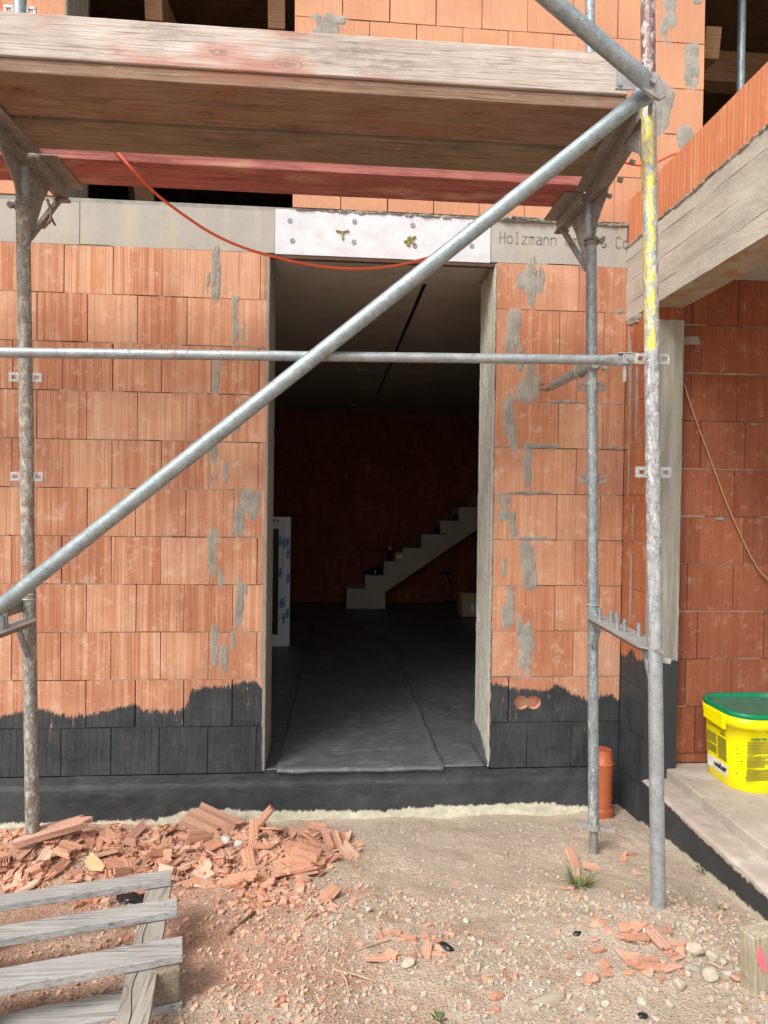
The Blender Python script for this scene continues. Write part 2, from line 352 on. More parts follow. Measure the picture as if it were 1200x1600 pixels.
def columnm():
    n = NT('column_concrete', .88, 0, .25); X, Y, Z = n.xyz()
    c = n.mix(n.ramp(n.noise(1., 7, .7, n.vec(26, 26, 2.4)), [(.36, 0.), (.64, 1.)]), (.20,.192,.16), (.32,.31,.26))
    c = n.mix(n.ramp(n.noise(1., 5, .7, n.vec(60, 60, 2)), [(.55, 0.), (.66, .6)]), c, (.45,.41,.31))
    c = n.mix(n.ramp(n.noise(60., 4, .7), [(.6, 0.), (.74, .5)]), c, (.14,.13,.10))
    e = n.math('ADD', .915, n.math('MULTIPLY', n.math('SUBTRACT', n.noise(1., 5, .8, n.vec(50, 50, 10)), .5), .05))
    k = n.ramp(n.math('MULTIPLY', n.math('SUBTRACT', e, Z), 70.), [(0., 0.), (.6, 1.)])
    n.col(n.mix(k, c, (.036,.040,.042))); n.bump(n.noise(1., 8, .7, n.vec(30, 30, 12)), .7, .006); return n.m
M['column'] = columnm()
M['slab'] = concrete('slab_concrete', (.37,.31,.265), (.50,.425,.365), stain=(.54,.50,.44), sz=1.4, bump=.8)
def jambm():
    n = NT('jamb_mortar', .9, 0, .2); X, Y, Z = n.xyz()
    c = n.mix(n.ramp(n.noise(1., 7, .7, n.vec(20, 20, 6)), [(.35, 0.), (.65, 1.)]), (.34,.33,.28), (.50,.485,.42))
    c = n.mix(n.ramp(n.noise(60., 5, .7), [(.56, 0.), (.66, .7)]), c, (.20,.185,.15))
    c = n.mix(n.ramp(n.math('SUBTRACT', X, .870), [(0., 0.), (.012, .75)]), c, (.16,.15,.115))  # rib grooves mixed darker: their shade deepened in the colour
    n.col(c); n.bump(n.noise(40., 7, .75), .7, .005); return n.m
M['jamb'] = jambm()
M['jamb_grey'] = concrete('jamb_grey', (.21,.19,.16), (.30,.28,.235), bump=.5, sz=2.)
M['ceil'] = concrete('ceiling_concrete', (.36,.32,.26), (.48,.43,.36), bump=.3)
M['stairc'] = concrete('stair_concrete', (.46,.42,.32), (.56,.51,.40), bump=.2)
M['black'] = plain('black_plastic', (.012,.012,.013), .5)
M['coat'] = None
def plinth():
    n = NT('bitumen_plinth', .55, 0, .4)
    X, Y, Z = n.xyz()
    c = n.mix(n.ramp(n.noise(4., 6, .65), [(.35, 0.), (.7, 1.)]), (.026,.031,.034), (.055,.062,.064))
    c = n.mix(n.ramp(n.noise(60., 4, .7), [(.68, 0.), (.74, .6)]), c, (.25,.25,.23))
    c = n.mix(n.ramp(n.noise(1., 6, .8, n.vec(5, 5, 38)), [(.56, 0.), (.70, .6)]), c, (.10,.107,.105))
    c = n.mix(n.ramp(n.noise(1., 4, .8, n.vec(30, 30, 200)), [(.68, 0.), (.72, .8)]), c, (.30,.30,.28))
    pale = n.mix(n.ramp(n.noise(25., 5, .7), [(.4, 0.), (.65, 1.)]), (.52,.51,.39), (.70,.68,.56))
    e = n.math('ADD', n.curve(X, [(-5.5,.03),(-1.68,.03),(-1.2,.025),(-.9,.03),(-.71,.085),(-.4,.065),(-.176,.060),(.3,.050),(.6,.070),(.83,.068),(1.187,.075),(1.35,.050),(1.6,.045),(2.2,.05)], -5.5, 2.2, -.3, .3), n.math('MULTIPLY', n.math('SUBTRACT', n.noise(1., 5, .8, n.vec(30, 30, 12)), .5), .07))
    k = n.ramp(n.math('MULTIPLY', n.math('SUBTRACT', e, Z), 70.), [(0., 0.), (.6, 1.)])
    n.col(n.mix(k, c, pale)); n.bump(n.noise(18., 7, .7), .7, .008); return n.m
M['plinth'] = plinth()
def sideplinth():
    n = NT('bitumen_side', .55, 0, .4)
    X, Y, Z = n.xyz()
    c = n.mix(n.ramp(n.noise(4., 6, .65), [(.35, 0.), (.7, 1.)]), (.024,.027,.030), (.048,.052,.055))
    c = n.mix(n.ramp(n.noise(60., 4, .7), [(.68, 0.), (.74, .5)]), c, (.22,.22,.2))
    pale = n.mix(n.ramp(n.noise(25., 5, .7), [(.4, 0.), (.65, 1.)]), (.42,.40,.29), (.56,.53,.40))
    nz = n.math('MULTIPLY', n.math('SUBTRACT', n.noise(1., 5, .8, n.vec(30, 30, 14)), .5), .06)
    e = n.math('ADD', n.curve(Y, [(.0,.16),(1.5,.16),(2.3,.172),(2.6,.15),(3.0,.11),(3.2,.075),(3.5,.055),(3.6,.04)], 0., 3.6, -.3, .4), n.math('ADD', nz, .022))
    k = n.ramp(n.math('MULTIPLY', n.math('SUBTRACT', e, Z), 70.), [(0., 0.), (.6, 1.)])
    # bare concrete along the top edge of the ledge in front of the column
    top = n.math('ADD', n.curve(Y, [(0.,.275),(2.3,.272),(2.7,.27),(3.05,.285),(3.16,.30),(3.19,.5),(3.6,.5)], 0., 3.6, 0., .6), nz)
    k2 = n.ramp(n.math('MULTIPLY', n.math('SUBTRACT', Z, top), 70.), [(0., 0.), (.6, 1.)])
    n.col(n.mix(k2, n.mix(k, c, pale), (.48,.42,.33))); n.bump(n.noise(18., 7, .7), .6, .008); return n.m
M['side_plinth'] = sideplinth()
def membrane():
    n = NT('bitumen_membrane', .5, 0, .65)
    c = n.mix(n.ramp(n.noise(2.5, 6, .7), [(.3, 0.), (.7, 1.)]), (.060,.067,.070), (.105,.116,.118))
    c = n.mix(n.ramp(n.noise(1., 7, .8, n.vec(9, 24, 6)), [(.50, 0.), (.66, .8)]), c, (.20,.205,.19))
    c = n.mix(n.ramp(n.noise(3.3, 5, .7), [(.52, 0.), (.70, .5)]), c, (.16,.155,.14))
    c = n.mix(n.ramp(n.noise(90., 3, .6), [(.62, 0.), (.7, .4)]), c, (.13,.13,.12))
    n.col(c); n.rough(n.math('ADD', .30, n.math('MULTIPLY', n.noise(9., 4, .6), .3)))
    n.bump(n.math('ADD', n.noise(1., 6, .7, n.vec(6, 16, 6)), n.math('MULTIPLY', n.noise(160., 2, .5), .4)), .4, .005); return n.m
M['membrane'] = membrane()
def eps():
    n = NT('insulation_board', .75, 0, .3)
    c = n.mix(n.ramp(n.noise(10., 6, .7), [(.35, 0.), (.65, 1.)]), (.55,.555,.575), (.66,.665,.685))
    c = n.mix(n.ramp(n.noise(1., 6, .8, n.vec(22, 22, 60)), [(.60, 0.), (.68, .6)]), c, (.50,.48,.50))
    n.col(c); n.bump(n.noise(90., 5, .7), .35, .004); return n.m
M['eps'] = eps()
M['grey_plastic'] = plain('grey_dowel', (.27,.28,.29), .6)
M['foam'] = plain('yellow_foam', (.30,.28,.07), .9, var=.6, sc_=60.)
M['lettering'] = plain('lettering_ink', (.26,.25,.235), .9)
M['galv'] = galv('galvanised_tube', (.23,.29,.31), (.36,.43,.45), spl=(.50,.52,.50), amt=.12, metal=.5, rough=.42)
M['rail'] = galv('galvanised_rail', (.24,.28,.30), (.38,.42,.43), spl=(.48,.43,.38), amt=.30, rust=.15)
M['post_left'] = galv('crusted_post', (.17,.17,.155), (.28,.28,.26), spl=(.50,.47,.39), amt=.80, rust=.45, metal=.3)
M['post_rear'] = galv('rear_post', (.20,.24,.26), (.33,.38,.40), spl=(.60,.59,.54), amt=.50)
M['post_front'] = galv('yellow_post', (.28,.31,.32), (.42,.46,.48), spl=(.60,.58,.55), amt=.72, paint=(.74,.63,.09), prange=(2.24,3.08), paint2=(.20,.115,.11), low=1.25)
M['frame_metal'] = galv('frame_metal', (.18,.18,.17), (.28,.28,.265), spl=(.42,.39,.33), amt=.55, rust=.32, metal=.3, rough=.6)
M['plate_metal'] = galv('plate_metal', (.30,.30,.29), (.42,.43,.42), spl=(.55,.52,.46), amt=.5, rust=.15, metal=.4)
M['bolt'] = galv('peg_metal', (.24,.26,.27), (.36,.38,.39), amt=.2)
M['toe'] = wood('toe_board_wood', (.44,.37,.32), (.60,.54,.48), (.27,.20,.165), red=(.44,.20,.16), flat=1)
M['deck'] = wood('deck_wood', (.24,.155,.105), (.32,.225,.16), (.10,.06,.04), red=(.27,.125,.08))
M['deck2'] = wood('deck_wood_olive', (.20,.155,.10), (.28,.225,.155), (.14,.09,.05))
M['deck_red'] = wood('deck_wood_red', (.34,.10,.085), (.46,.19,.16), (.13,.04,.035), red=(.55,.33,.22))
M['pal'] = wood('pallet_wood', (.29,.285,.27), (.42,.415,.40), (.14,.13,.115), along='x', knots=False)
M['pal_y'] = wood('pallet_board', (.26,.24,.20), (.38,.355,.305), (.12,.10,.08), along='y')
M['chip'] = plain('chipboard', (.24,.20,.14), .95, var=.5, sc_=120., bump=.6)
M['timber'] = wood('roof_timber', (.20,.11,.055), (.27,.155,.08), (.15,.08,.04), along='x')
M['cable'] = plain('orange_cable', (.72,.13,.05), .45, var=.1)
M['tan'] = plain('tan_cable', (.42,.22,.13), .6, var=.1)
M['pipe'] = plain('orange_pipe', (.40,.105,.045), .45, var=.15)
M['pvc'] = plain('white_pvc', (.70,.74,.78), .35, var=.05, bump=0)
M['blue'] = plain('blue_print', (.02,.16,.42), .5, bump=0)
M['yellow'] = plain('yellow_plastic', (.88,.76,.0), .32, var=.04, sc_=4., bump=.04)
M['green'] = plain('green_lid', (.0,.20,.09), .35, var=.1, bump=.05)
M['lid_dust'] = plain('dusty_lid', (.055,.15,.095), .6, var=.3, bump=.1)
M['olive'] = plain('olive_print', (.30,.27,.02), .5, bump=0)
M['white'] = plain('white_print', (.75,.75,.70), .5, bump=0)
M['greenprint'] = plain('green_print', (.05,.22,.05), .5, bump=0)
M['ink'] = plain('black_print', (.02,.02,.02), .5, bump=0)
M['cardboard'] = plain('cardboard', (.52,.40,.24), .85, var=.12)
M['pink'] = plain('pink_spray', (.85,.16,.20), .7, var=.1)
M['hookm'] = plain('rusty_hook', (.30,.22,.17), .6, .4, var=.4)
M['wire'] = plain('pale_wire', (.45,.42,.38), .6)
def shardm(name, cols, dust=.5, dc=(.52,.38,.29)):
    n = NT(name, .9, 0, .15)
    r = n.t.nodes.new('ShaderNodeObjectInfo').outputs['Random']
    isl = n.geo.outputs['Random Per Island']
    rr = n.math('FRACT', n.math('ADD', r, n.math('MULTIPLY', isl, 1.7)))
    c = n.ramp(rr, [(i/(len(cols)-1), q) for i, q in enumerate(cols)])
    c = n.mix(n.math('MULTIPLY', n.ramp(n.noise(28., 5, .7), [(.42, 0.), (.66, 1.)]), dust), c, dc)
    c = n.mix(n.ramp(n.noise(170., 3, .6), [(.62, 0.), (.7, .5)]), c, tuple(v*.6 for v in cols[0]))
    n.col(c); n.bump(n.noise(110., 5, .7), .6, .003); return n.m
M['shard'] = shardm('broken_brick', [(.50,.19,.095), (.58,.26,.145), (.64,.35,.22), (.46,.19,.115), (.60,.31,.20), (.55,.24,.14), (.44,.16,.09), (.68,.46,.33), (.36,.14,.10)], .8, (.60,.45,.34))
M['crumb'] = shardm('brick_crumbs', [(.50,.23,.14), (.58,.31,.20), (.62,.40,.28), (.54,.30,.20)], .7, (.60,.46,.34))
M['stone'] = shardm('grey_stone', [(.34,.31,.26), (.46,.41,.34), (.55,.49,.41), (.40,.35,.28), (.50,.42,.33), (.30,.27,.23)], .6, (.50,.41,.31))
M['pale_stone'] = shardm('pale_stone', [(.52,.47,.40), (.62,.58,.51)], .6, (.50,.42,.32))
M['plaster'] = plain('white_plaster', (.62,.58,.52), .8)
M['yellow_wood'] = plain('fresh_wood', (.58,.40,.21), .8)
M['twig'] = plain('dry_twig', (.42,.32,.2), .9)
M['darkstick'] = plain('dark_stick', (.16,.08,.05), .9)
M['grass'] = plain('grass_blades', (.085,.13,.03), .7, var=.4)
M['bag'] = plain('black_foil', (.012,.013,.015), .25, spec=.6)
def groundm():
    n = NT('rubble_soil', .95, 0, .1)
    X, Y, Z = n.xyz()
    sand = n.mix(n.ramp(n.noise(2.2, 8, .65), [(.3, 0.), (.7, 1.)]), (.53,.43,.335), (.74,.63,.51))
    red = n.mix(n.ramp(n.noise(9., 6, .7), [(.3, 0.), (.7, 1.)]), (.50,.245,.155), (.62,.37,.265))
    # brick dust lies thick on the left and thins out to the right and towards the wall
    lx = n.math('MULTIPLY', n.math('SUBTRACT', .25, X), .8)
    ly = n.math('MULTIPLY', n.math('SUBTRACT', 2.95, Y), .25)
    f = n.math('ADD', n.math('ADD', lx, ly), n.math('MULTIPLY', n.math('SUBTRACT', n.noise(3.2, 6, .65), .5), 2.6))
    c = n.mix(n.ramp(f, [(.0, 0.), (.60, .9)]), sand, red)
    c = n.mix(n.ramp(n.noise(1.7, 7, .7, n.vec(1, 1, 1, off=5.)), [(.50, 0.), (.62, .75)]), c, (.66,.56,.46))
    c = n.mix(n.ramp(n.noise(4.4, 6, .7, n.vec(1, 1, 1, off=15.)), [(.58, 0.), (.70, .4)]), c, (.44,.33,.245))
    g = n.ramp(n.vor(95.), [(.0, 0.), (.35, 1.)])
    pc = n.vor(110., out='Color'); px = n.xyz(pc)[0]
    peb = n.ramp(px, [(0., (.34,.27,.21)), (.3, (.60,.51,.40)), (.55, (.55,.33,.22)), (.8, (.66,.59,.49)), (1., (.44,.40,.34))])
    c = n.mix(n.ramp(n.noise(6., 5, .6), [(.38, .08), (.62, .55)]), c, peb)
    c = n.mix(n.ramp(n.noise(420., 2, .5), [(.3, .4), (.5, 0.)]), c, (.22,.15,.10))
    c = n.mix(n.ramp(n.noise(150., 5, .8), [(.38, .65), (.48, 0.)]), c, (.25,.19,.14))  # crevice shade between the grit, put into the colour as noise
    c = n.mix(n.ramp(n.noise(60., 5, .8), [(.58, 0.), (.68, .5)]), c, (.74,.66,.55))
    n.col(c)
    b = n.bump(n.noise(9., 12, .8), .75, .024)
    n.bump(n.math('ADD', n.ramp(n.vor(95.), [(0., 1.), (.5, 0.)]), n.math('MULTIPLY', n.noise(260., 3, .6), .8)), .9, .006, prev=b)
    return n.m
M['ground'] = groundm()

# ================================================================== GROUND
def lerp_tab(t, x):
    if x <= t[0][0]: return t[0][1]
    for (a, b), (c, d) in zip(t, t[1:]):
        if x <= c: return b+(d-b)*(x-a)/(c-a)
    return t[-1][1]
def sstep(a, b, x):
    t = max(0., min(1., (x-a)/(b-a))); return t*t*(3-2*t)
GB = [(0.8,.29),(1.5,.30),(1.9,.285),(2.25,.245),(2.5,.19),(2.75,.135),(3.0,.095),(3.3,.045),(3.45,.018),(3.56,.0)]
def ground_z(x, y, fine=True):
    z = lerp_tab(GB, y); side = .05+.105*(3.5-max(1.2, min(3.6, y)))
    z += (side-z)*sstep(1.2, 1.6, x)
    z += .03*math.exp(-((x-1.1)/.25)**2-((y-2.2)/.2)**2)
    amp = lerp_tab([(-2.2,.09),(-1.5,.145),(-.95,.14),(-.6,.105),(-.35,.08),(-.12,.04),(.12,.0)], x)
    dy = (y-2.98)/(.30 if y < 2.98 else .26)
    if amp > 0: z += amp*math.exp(-dy*dy)*(1+.30*noise.noise(Vector((x*5, y*5, 3.))))
    if fine and -3 < x < 3 and .5 < y < 4:
        z += .017*noise.fractal(Vector((x*3.0, y*3.0, 1.)), .85, 2.1, 7)+.008*abs(noise.noise(Vector((x*9, y*6, 8.)))) + .004*noise.noise(Vector((x*38, y*38, 5.)))
    return z
def axis_pts(lo, hi, step, far):
    a = []; v = lo
    while v < hi: a.append(v); v += step
    b = []; d = step; v = lo
    while v > -far: d *= 1.35; v -= d; b.append(v)
    c = []; d = step; v = hi
    while v < far: d *= 1.35; v += d; c.append(v)
    return b[::-1]+a+c
gx = axis_pts(-2.1, 1.75, .0125, 900.); gy = axis_pts(1.3, 3.62, .0125, 900.)
mb = MB(); nx, ny = len(gx), len(gy)
mb.add([(x, y, ground_z(x, y)) for y in gy for x in gx], [(j*nx+i, j*nx+i+1, (j+1)*nx+i+1, (j+1)*nx+i) for j in range(ny-1) for i in range(nx-1)], True)
ground = struct(mb.build('ground', M['ground'], fix=False))
def on_ground(px, py):
    z = .2
    for _ in range(8):
        p = P(px, py, Z=z); z = ground_z(p.x, p.y)
    return Vector((p.x, p.y, z))

# ================================================================== HOUSE
YF, XS = 3.557, 1.607
house = thing('brick_house', 'unfinished house of orange hollow clay bricks with black bitumen coating at its foot', 'house', (0, YF, 0))
def join(name, parts, parent=None, fix=True):     # several builders with a material each, as one mesh
    a = MB(); ms = []; idx = []
    for mbx, m in parts:
        b = len(a.v); a.v += mbx.v; a.f += [tuple(i+b for i in f) for f in mbx.f]; a.sm += mbx.sm; idx += [len(ms)]*len(mbx.f); ms.append(m)
    o = a.build(name, ms, parent, fix); o.data.polygons.foreach_set('material_index', idx); return o
class Wall:
    def __init__(s): s.b = MB(); s.m = MB()
    def brick(s, axis, plane, u0, u1, z0, z1, ribs=7, gd=.0011, gw=.0022, depth=.03, jit=.0016):
        d = rnd.uniform(-jit, jit); tilt = rnd.uniform(-.0012, .0012)
        pr = [(u0, d), ]
        w = (u1-u0)/ribs
        for i in range(1, ribs):
            u = u0+w*i+rnd.uniform(-.002, .002); dd = d + tilt*(i/ribs)
            pr += [(u-gw, dd), (u-gw*.4, dd+gd), (u+gw*.4, dd+gd), (u+gw, dd)]
        pr += [(u1, d+tilt), (u1, depth), (u0, depth)]
        poly = [(u, plane+q, z0) if axis == 'x' else (plane+q, u, z0) for u, q in pr]
        s.b.prism(poly, (rnd.uniform(-.001, .001), 0, z1-z0))
    def row(s, axis, plane, segs, z0, z1, off, wid=.25, skip=None, **k):
        for a, b in segs:
            u = math.floor((a-off)/wid)*wid+off; cuts = [a]
            while u < b:
                if u > a+.02 and u < b-.02: cuts.append(u+rnd.uniform(-.003, .003))
                u += wid
            cuts.append(b)
            for c0, c1 in zip(cuts, cuts[1:]):
                if skip and skip(c0, c1, z0): continue
                g = rnd.choice([.0014, .002, .0028, .004]); zj = rnd.uniform(-.0015, .0015)
                s.brick(axis, plane, c0+g, c1-g*.6, z0+.0025+zj, z1-.0028+zj, **k)
            u = a                     # bed joint mortar, ragged lengths
            while u < b:
                l = min(rnd.uniform(.03, .22), b-u); q = rnd.choice([.001, .003, .006, .012]); h = rnd.uniform(.003, .0045)
                if axis == 'x': s.m.box(u, u+l, plane+q, plane+.03, z1-h, z1+h)
                else: s.m.box(plane+q, plane+.03, u, u+l, z1-h, z1+h)
                u += l
HOLE = (1.085, .618)
w = Wall(); wl = Wall()
def is_hole(a, b, z): return a < HOLE[0] < b and abs(z-.51) < .01
for k in range(11):
    z0 = BED0+CH*k; odd = k % 2
    wl.row('x', YF, [(-5.5, -.345)], z0, z0+CH, -.012 if odd else .115)
    w.row('x', YF, [(.879, 1.605)], z0, z0+CH, -.020 if odd else .085, skip=is_hole)
# the one brick with the double socket hole
from mathutils.geometry import tessellate_polygon
hx0, hx1, hz0, hz1 = .982, 1.228, .5125, .7572
out = [Vector((hx0, YF, hz0)), Vector((hx1, YF, hz0)), Vector((hx1, YF, hz1)), Vector((hx0, YF, hz1))]
hol = []
cl, cr, rr_ = HOLE[0]-.034, HOLE[0]+.034, .041
for i in range(15): q = math.pi*.22+i*(2*math.pi-math.pi*.44)/14; hol.append(Vector((cl+rr_*math.cos(q), YF, HOLE[1]+rr_*.92*math.sin(q))))
for i in range(15): q = math.pi*1.22+i*(2*math.pi-math.pi*.44)/14; hol.append(Vector((cr+rr_*math.cos(q), YF, HOLE[1]+rr_*.92*math.sin(q))))
tri = tessellate_polygon([out, hol]); w.b.add(out+hol, [tuple(t) for t in tri])
w.b.add(out+[v+Vector((0,.03,0)) for v in out], [(i, (i+1) % 4, 4+(i+1) % 4, 4+i) for i in range(4)])
rec = MB(); n_ = len(hol)
rec.add(hol+[v+Vector((rnd.uniform(-.003,.003), .055, 0)) for v in hol], [(i, (i+1) % n_, n_+(i+1) % n_, n_+i) for i in range(n_)])
rec.add([v+Vector((0,.055,0)) for v in hol], [tuple(range(n_))])
core = MB(); corel = MB()
corel.box(-5.5, -.36, YF+.0285, YF+.365, -.3, 3.009)
core.box(.892, .985, YF+.0285, YF+.365, -.3, 3.009); core.box(1.2, 1.607+.3, YF+.0285, YF+.365, -.3, 3.009)
core.box(.985, 1.2, YF+.0285, YF+.365, -.3, .56); core.box(.985, 1.2, YF+.0285, YF+.365, .68, 3.009); core.box(.985, 1.2, YF+.06, YF+.365, .56, .68)
core.box(1.91, 6., YF+.0285, YF+.365, -.3, 3.009)
wallL = join('front_wall', [(wl.b, M['brick']), (wl.m, M['bed']), (corel, M['back'])], house)
walls = join('front_wall', [(w.b, M['brick']), (w.m, M['bed']), (core, M['back'])], house)
ro = rec.build('socket_recess', M['shard'], walls, fix=False)

# mortar smears pressed over the joints beside the door
def blob(mb, cx, cz, wd, ht, plane=YF, axis='x', th=.0055, seed=0, nseg=56, nring=7):
    vs = []; r2 = random.Random(seed*13+5)
    so = r2.uniform(0, 90)
    for j in range(nring+1):
        t = j/nring
        for i in range(nseg):
            q = 2*math.pi*i/nseg; ca, sa = math.cos(q), math.sin(q)
            pw = .62; ex = math.copysign(abs(ca)**pw, ca); ez = math.copysign(abs(sa)**pw, sa)
            asp = max(1., min(3., ht/max(wd, 1e-4))); rr = 1+.34*noise.fractal(Vector((ca*1.5/asp**.5+so, sa*1.5*asp**.5, so)), 1.1, 2., 3)*(abs(ca)**.5 if asp > 1.6 else 1)+.07*noise.noise(Vector((ca*7, sa*14, so)))+.03*noise.noise(Vector((ca*25, sa*40, so)))
            u = cx+ex*wd/2*rr*t; z = cz+ez*ht/2*rr*t
            h = th*(1-t**5)*(.75+.9*noise.fractal(Vector((u*45, z*30, so)), .8, 2., 4))
            y = plane+.001-max(h, 0.0)-(.0022 if t < 1 else -.002)
            vs.append((u, y, z) if axis == 'x' else (y, u, z))
    mb.add(vs, [(j*nseg+i, j*nseg+(i+1) % nseg, (j+1)*nseg+(i+1) % nseg, (j+1)*nseg+i) for j in range(nring) for i in range(nseg)], True)
SM = [(338,428,16,78),(368,500,12,74),(337,588,12,62),(371,655,9,62),(333,722,16,66),(352,735,10,40),(389,782,42,34),(374,812,22,46),(396,800,14,26),(333,862,20,76),(375,942,15,78),
      (336,1008,14,66),(350,1030,12,46),(832,440,20,74),(824,436,34,30),(803,512,26,54),(798,545,16,44),(828,592,13,70),(820,612,22,34),(797,650,18,70),(800,685,10,44),(825,732,14,72),(820,722,26,24),
      (787,792,26,44),(800,820,12,40),(824,858,28,36),(826,892,18,56),(822,880,26,26),(796,945,15,70),(790,962,20,34),(822,1016,20,84),(824,1000,26,40),(850,697,66,7),(826,770,78,5),(880,628,46,5),(833,841,54,6),(955,699,22,5),(968,486,12,8),
      (845,440,12,50),(812,560,10,40),(838,600,12,50),(805,700,9,30),(835,905,12,36),(790,880,10,40),(812,975,9,30),(326,445,8,40),(345,560,7,30),(381,520,6,34),(345,905,9,40),(385,915,7,30),(365,1000,8,30),(1010,20,10,30),(512,40,46,34),(500,60,34,30),(532,32,20,12),(1045,18,26,90),(1081,102,24,72),(1034,168,28,82),(1072,215,26,34),(1090,2,14,10)]
SMB = []
def smear(mbx, cx, cz, wd, ht, plane=YF, th=.0036, seed=0, res=.0036):
    nx, nz = max(8, int(wd*1.7/res)), max(8, int(ht*1.35/res)); so = seed*7.31+1.7
    def f(s_, t_):
        u = (s_-.5)*wd*1.7; w_ = (t_-.5)*ht*1.35
        bend = .22*wd*noise.noise(Vector((w_*9, so, 3.)))
        d = math.hypot((u-bend)/(wd*.52), 0)**2.2+abs(w_/(ht*.52))**3.5
        x, z = cx+u, cz+w_
        h = 1-1.05*d+.95*noise.fractal(Vector((x*20, z*11, so)), .75, 2., 4)+.30*noise.noise(Vector((x*120, z*70, so)))
        if cz < 3.2: x = min(x, -.3475) if cx < 0 else max(x, .888)
        else: x = max(-.218, min(2.02, x))
        edge = min(s_, 1-s_, t_, 1-t_)
        if edge < .02: h = -1
        hh = th*max(-1.2, min(.75+.35*h, h*1.3)) if h > 0 else th*h
        cr = -.0015 if abs(u-bend*.4) < .004 and ht > wd*2 else 0      # trowel drag along the joint
        return (x, plane+.0006-max(-.009, hh+cr), z)
    mbx.grid(nx, nz, f)
for i, (px, py, ww, hh) in enumerate(SM):
    p = P(px, py, Y=YF); s_ = 3.62/FPX
    t_ = MB(); SMB.append((t_, p))
    if hh > 10: smear(t_, p.x, p.z, ww*s_*(.80 if px < 400 else .98), hh*s_*1.05, seed=i)
    else: blob(t_, p.x, p.z, ww*s_, hh*s_, seed=i, th=.004)
for t_, p in SMB:
    if p.z < 3.2: t_.build('mortar_smear', M['mortar'], wallL if p.x < 0 else walls, fix=False)

# lintel band, insulation board, writing
lb = MB(); lb.box(-5.5, -1.307, YF, YF+.365, 3.0095, 3.226); lb.box(-1.3035, -.3125, YF+.001, YF+.365, 3.0095, 3.2275); lb.box(.8435, 1.604, YF+.001, YF+.365, 3.0095, 3.229)
lb.box(-.3125, .8435, YF+.034, YF+.365, 2.999, 3.229)
lintel = lb.build('lintel', M['lintel'], house)
STROKES = {'H': ['0,0 0,6', '4,0 4,6', '0,3 4,3'], 'o': ['1,0 3,0 4,1 4,3 3,4 1,4 0,3 0,1 1,0'], 'l': ['1,6 2,6 2,0', '1,0 3,0'], 'z': ['0,4 4,4 0,0 4,0'],
  'm': ['0,0 0,4', '0,4 1.4,4 2,3.4 2,0', '2,3.4 2.8,4 3.4,4 4,3.4 4,0'], 'a': ['0,4 3,4 4,3 4,0', '4,2.4 1,2.4 0,1.6 0,.7 1,0 3,0 4,.8'], 'n': ['0,0 0,4', '0,3 1,4 3,4 4,3 4,0'],
  'G': ['4,5 3,6 1,6 0,5 0,1 1,0 3,0 4,1 4,3 2.3,3'], 'b': ['0,6 0,0 3,0 4,1 4,3 3,4 0,4'], '&': ['4,0 .6,4.4 .6,5.4 1.2,6 2,6 2.6,5.4 2.6,4.6 0,2 0,.8 1,0 2,0 4,2.2'], 'C': ['4,5 3,6 1,6 0,5 0,1 1,0 3,0 4,1'], ' ': []}
tm = MB(); cw = .0405; x = .893; ch_h = .0098
for chh in 'Holzmann GmbH & Co':
    for st in STROKES[chh]:
        pts = [tuple(map(float, q.split(','))) for q in st.split()]
        for (a, b), (c, d) in zip(pts, pts[1:]):
            A = Vector((x+a*.0066, YF+.0003, 3.115+b*ch_h)); B = Vector((x+c*.0066, YF+.0003, 3.115+d*ch_h))
            e = (B-A).normalized()*.0017; tm.bar(A-e, B+e, .0060, .0016, up=(0, 1, 0))
    x += cw
tm.build('lettering', M['lettering'], lintel)
ip = MB()
def ipt(s, t): return (-.310+1.150*s, YF-.004-.0012*noise.fractal(Vector((s*22, t*8, 2.)), .9, 2., 4), 3.0035+.2345*t + (.006*noise.noise(Vector((s*16, 4., 0)))+.003*noise.noise(Vector((s*60, 4., 0))) if t == 1 else 0))
ip.grid(140, 22, ipt); ip.box(-.310, .840, YF-.003, YF+.033, 3.0035, 3.230)
ins = ip.build('insulation_board', M['eps'], house, fix=False)
for px, py in ((453,345),(457,376),(554,346),(553,378),(645,352),(648,384),(734,352),(737,384)):
    p = P(px, py, Y=YF-.006); d = MB(); d.tube([(p.x, YF-.007, p.z), (p.x, YF+.01, p.z)], .013, 20); d.build('dowel', M['grey_plastic'], ins)
for i, (px, py) in enumerate(((535,364),(640,375))):
    p = P(px, py, Y=YF-.006); d = MB()
    for (a, b, c, e, wd) in (((-.035,.010,.0,.004,.008),(.0,.004,.035,.014,.007),(.0,.006,.001,-.034,.010)) if i == 0 else ((-.03,-.012,.0,.0,.012),(.0,.0,.033,.02,.01),(.0,.0,-.01,-.032,.016),(.005,.0,.028,-.022,.008),(-.012,.006,.006,.018,.01))):
        d.bar((p.x+a, YF-.009, p.z+b), (p.x+c, YF-.009, p.z+e), wd, .008, up=(0,1,0))
    d.build('foam_blot', M['foam'], ins, bevel=.002)
st_ = MB(); st_.box(-.345, .87, YF-.001, YF+.030, 2.984, 3.0015); st_.build('lintel_strip', M['back'], ins)
# ragged mortar on top of the lintel band
lump = MB(); xx = -.2
while xx < 1.6:
    l = rnd.uniform(.03, .12); hh = rnd.uniform(.008, .016) if xx > -.1 else .006
    blob(lump, xx+l/2, 3.238+rnd.uniform(-.002, .003), l*1.3, hh*1.6, seed=int(xx*500)+77, th=.012, nseg=28, nring=4); xx += l
blob(lump, .98, 3.243, .20, .035, seed=5, th=.02); blob(lump, 1.13, 3.240, .16, .028, seed=8, th=.02)
lump.box(-5.5, 1.604, YF+.006, YF+.03, 3.2295, 3.2505)
lump.build('bed_mortar', M['mortar'], lintel, fix=False)

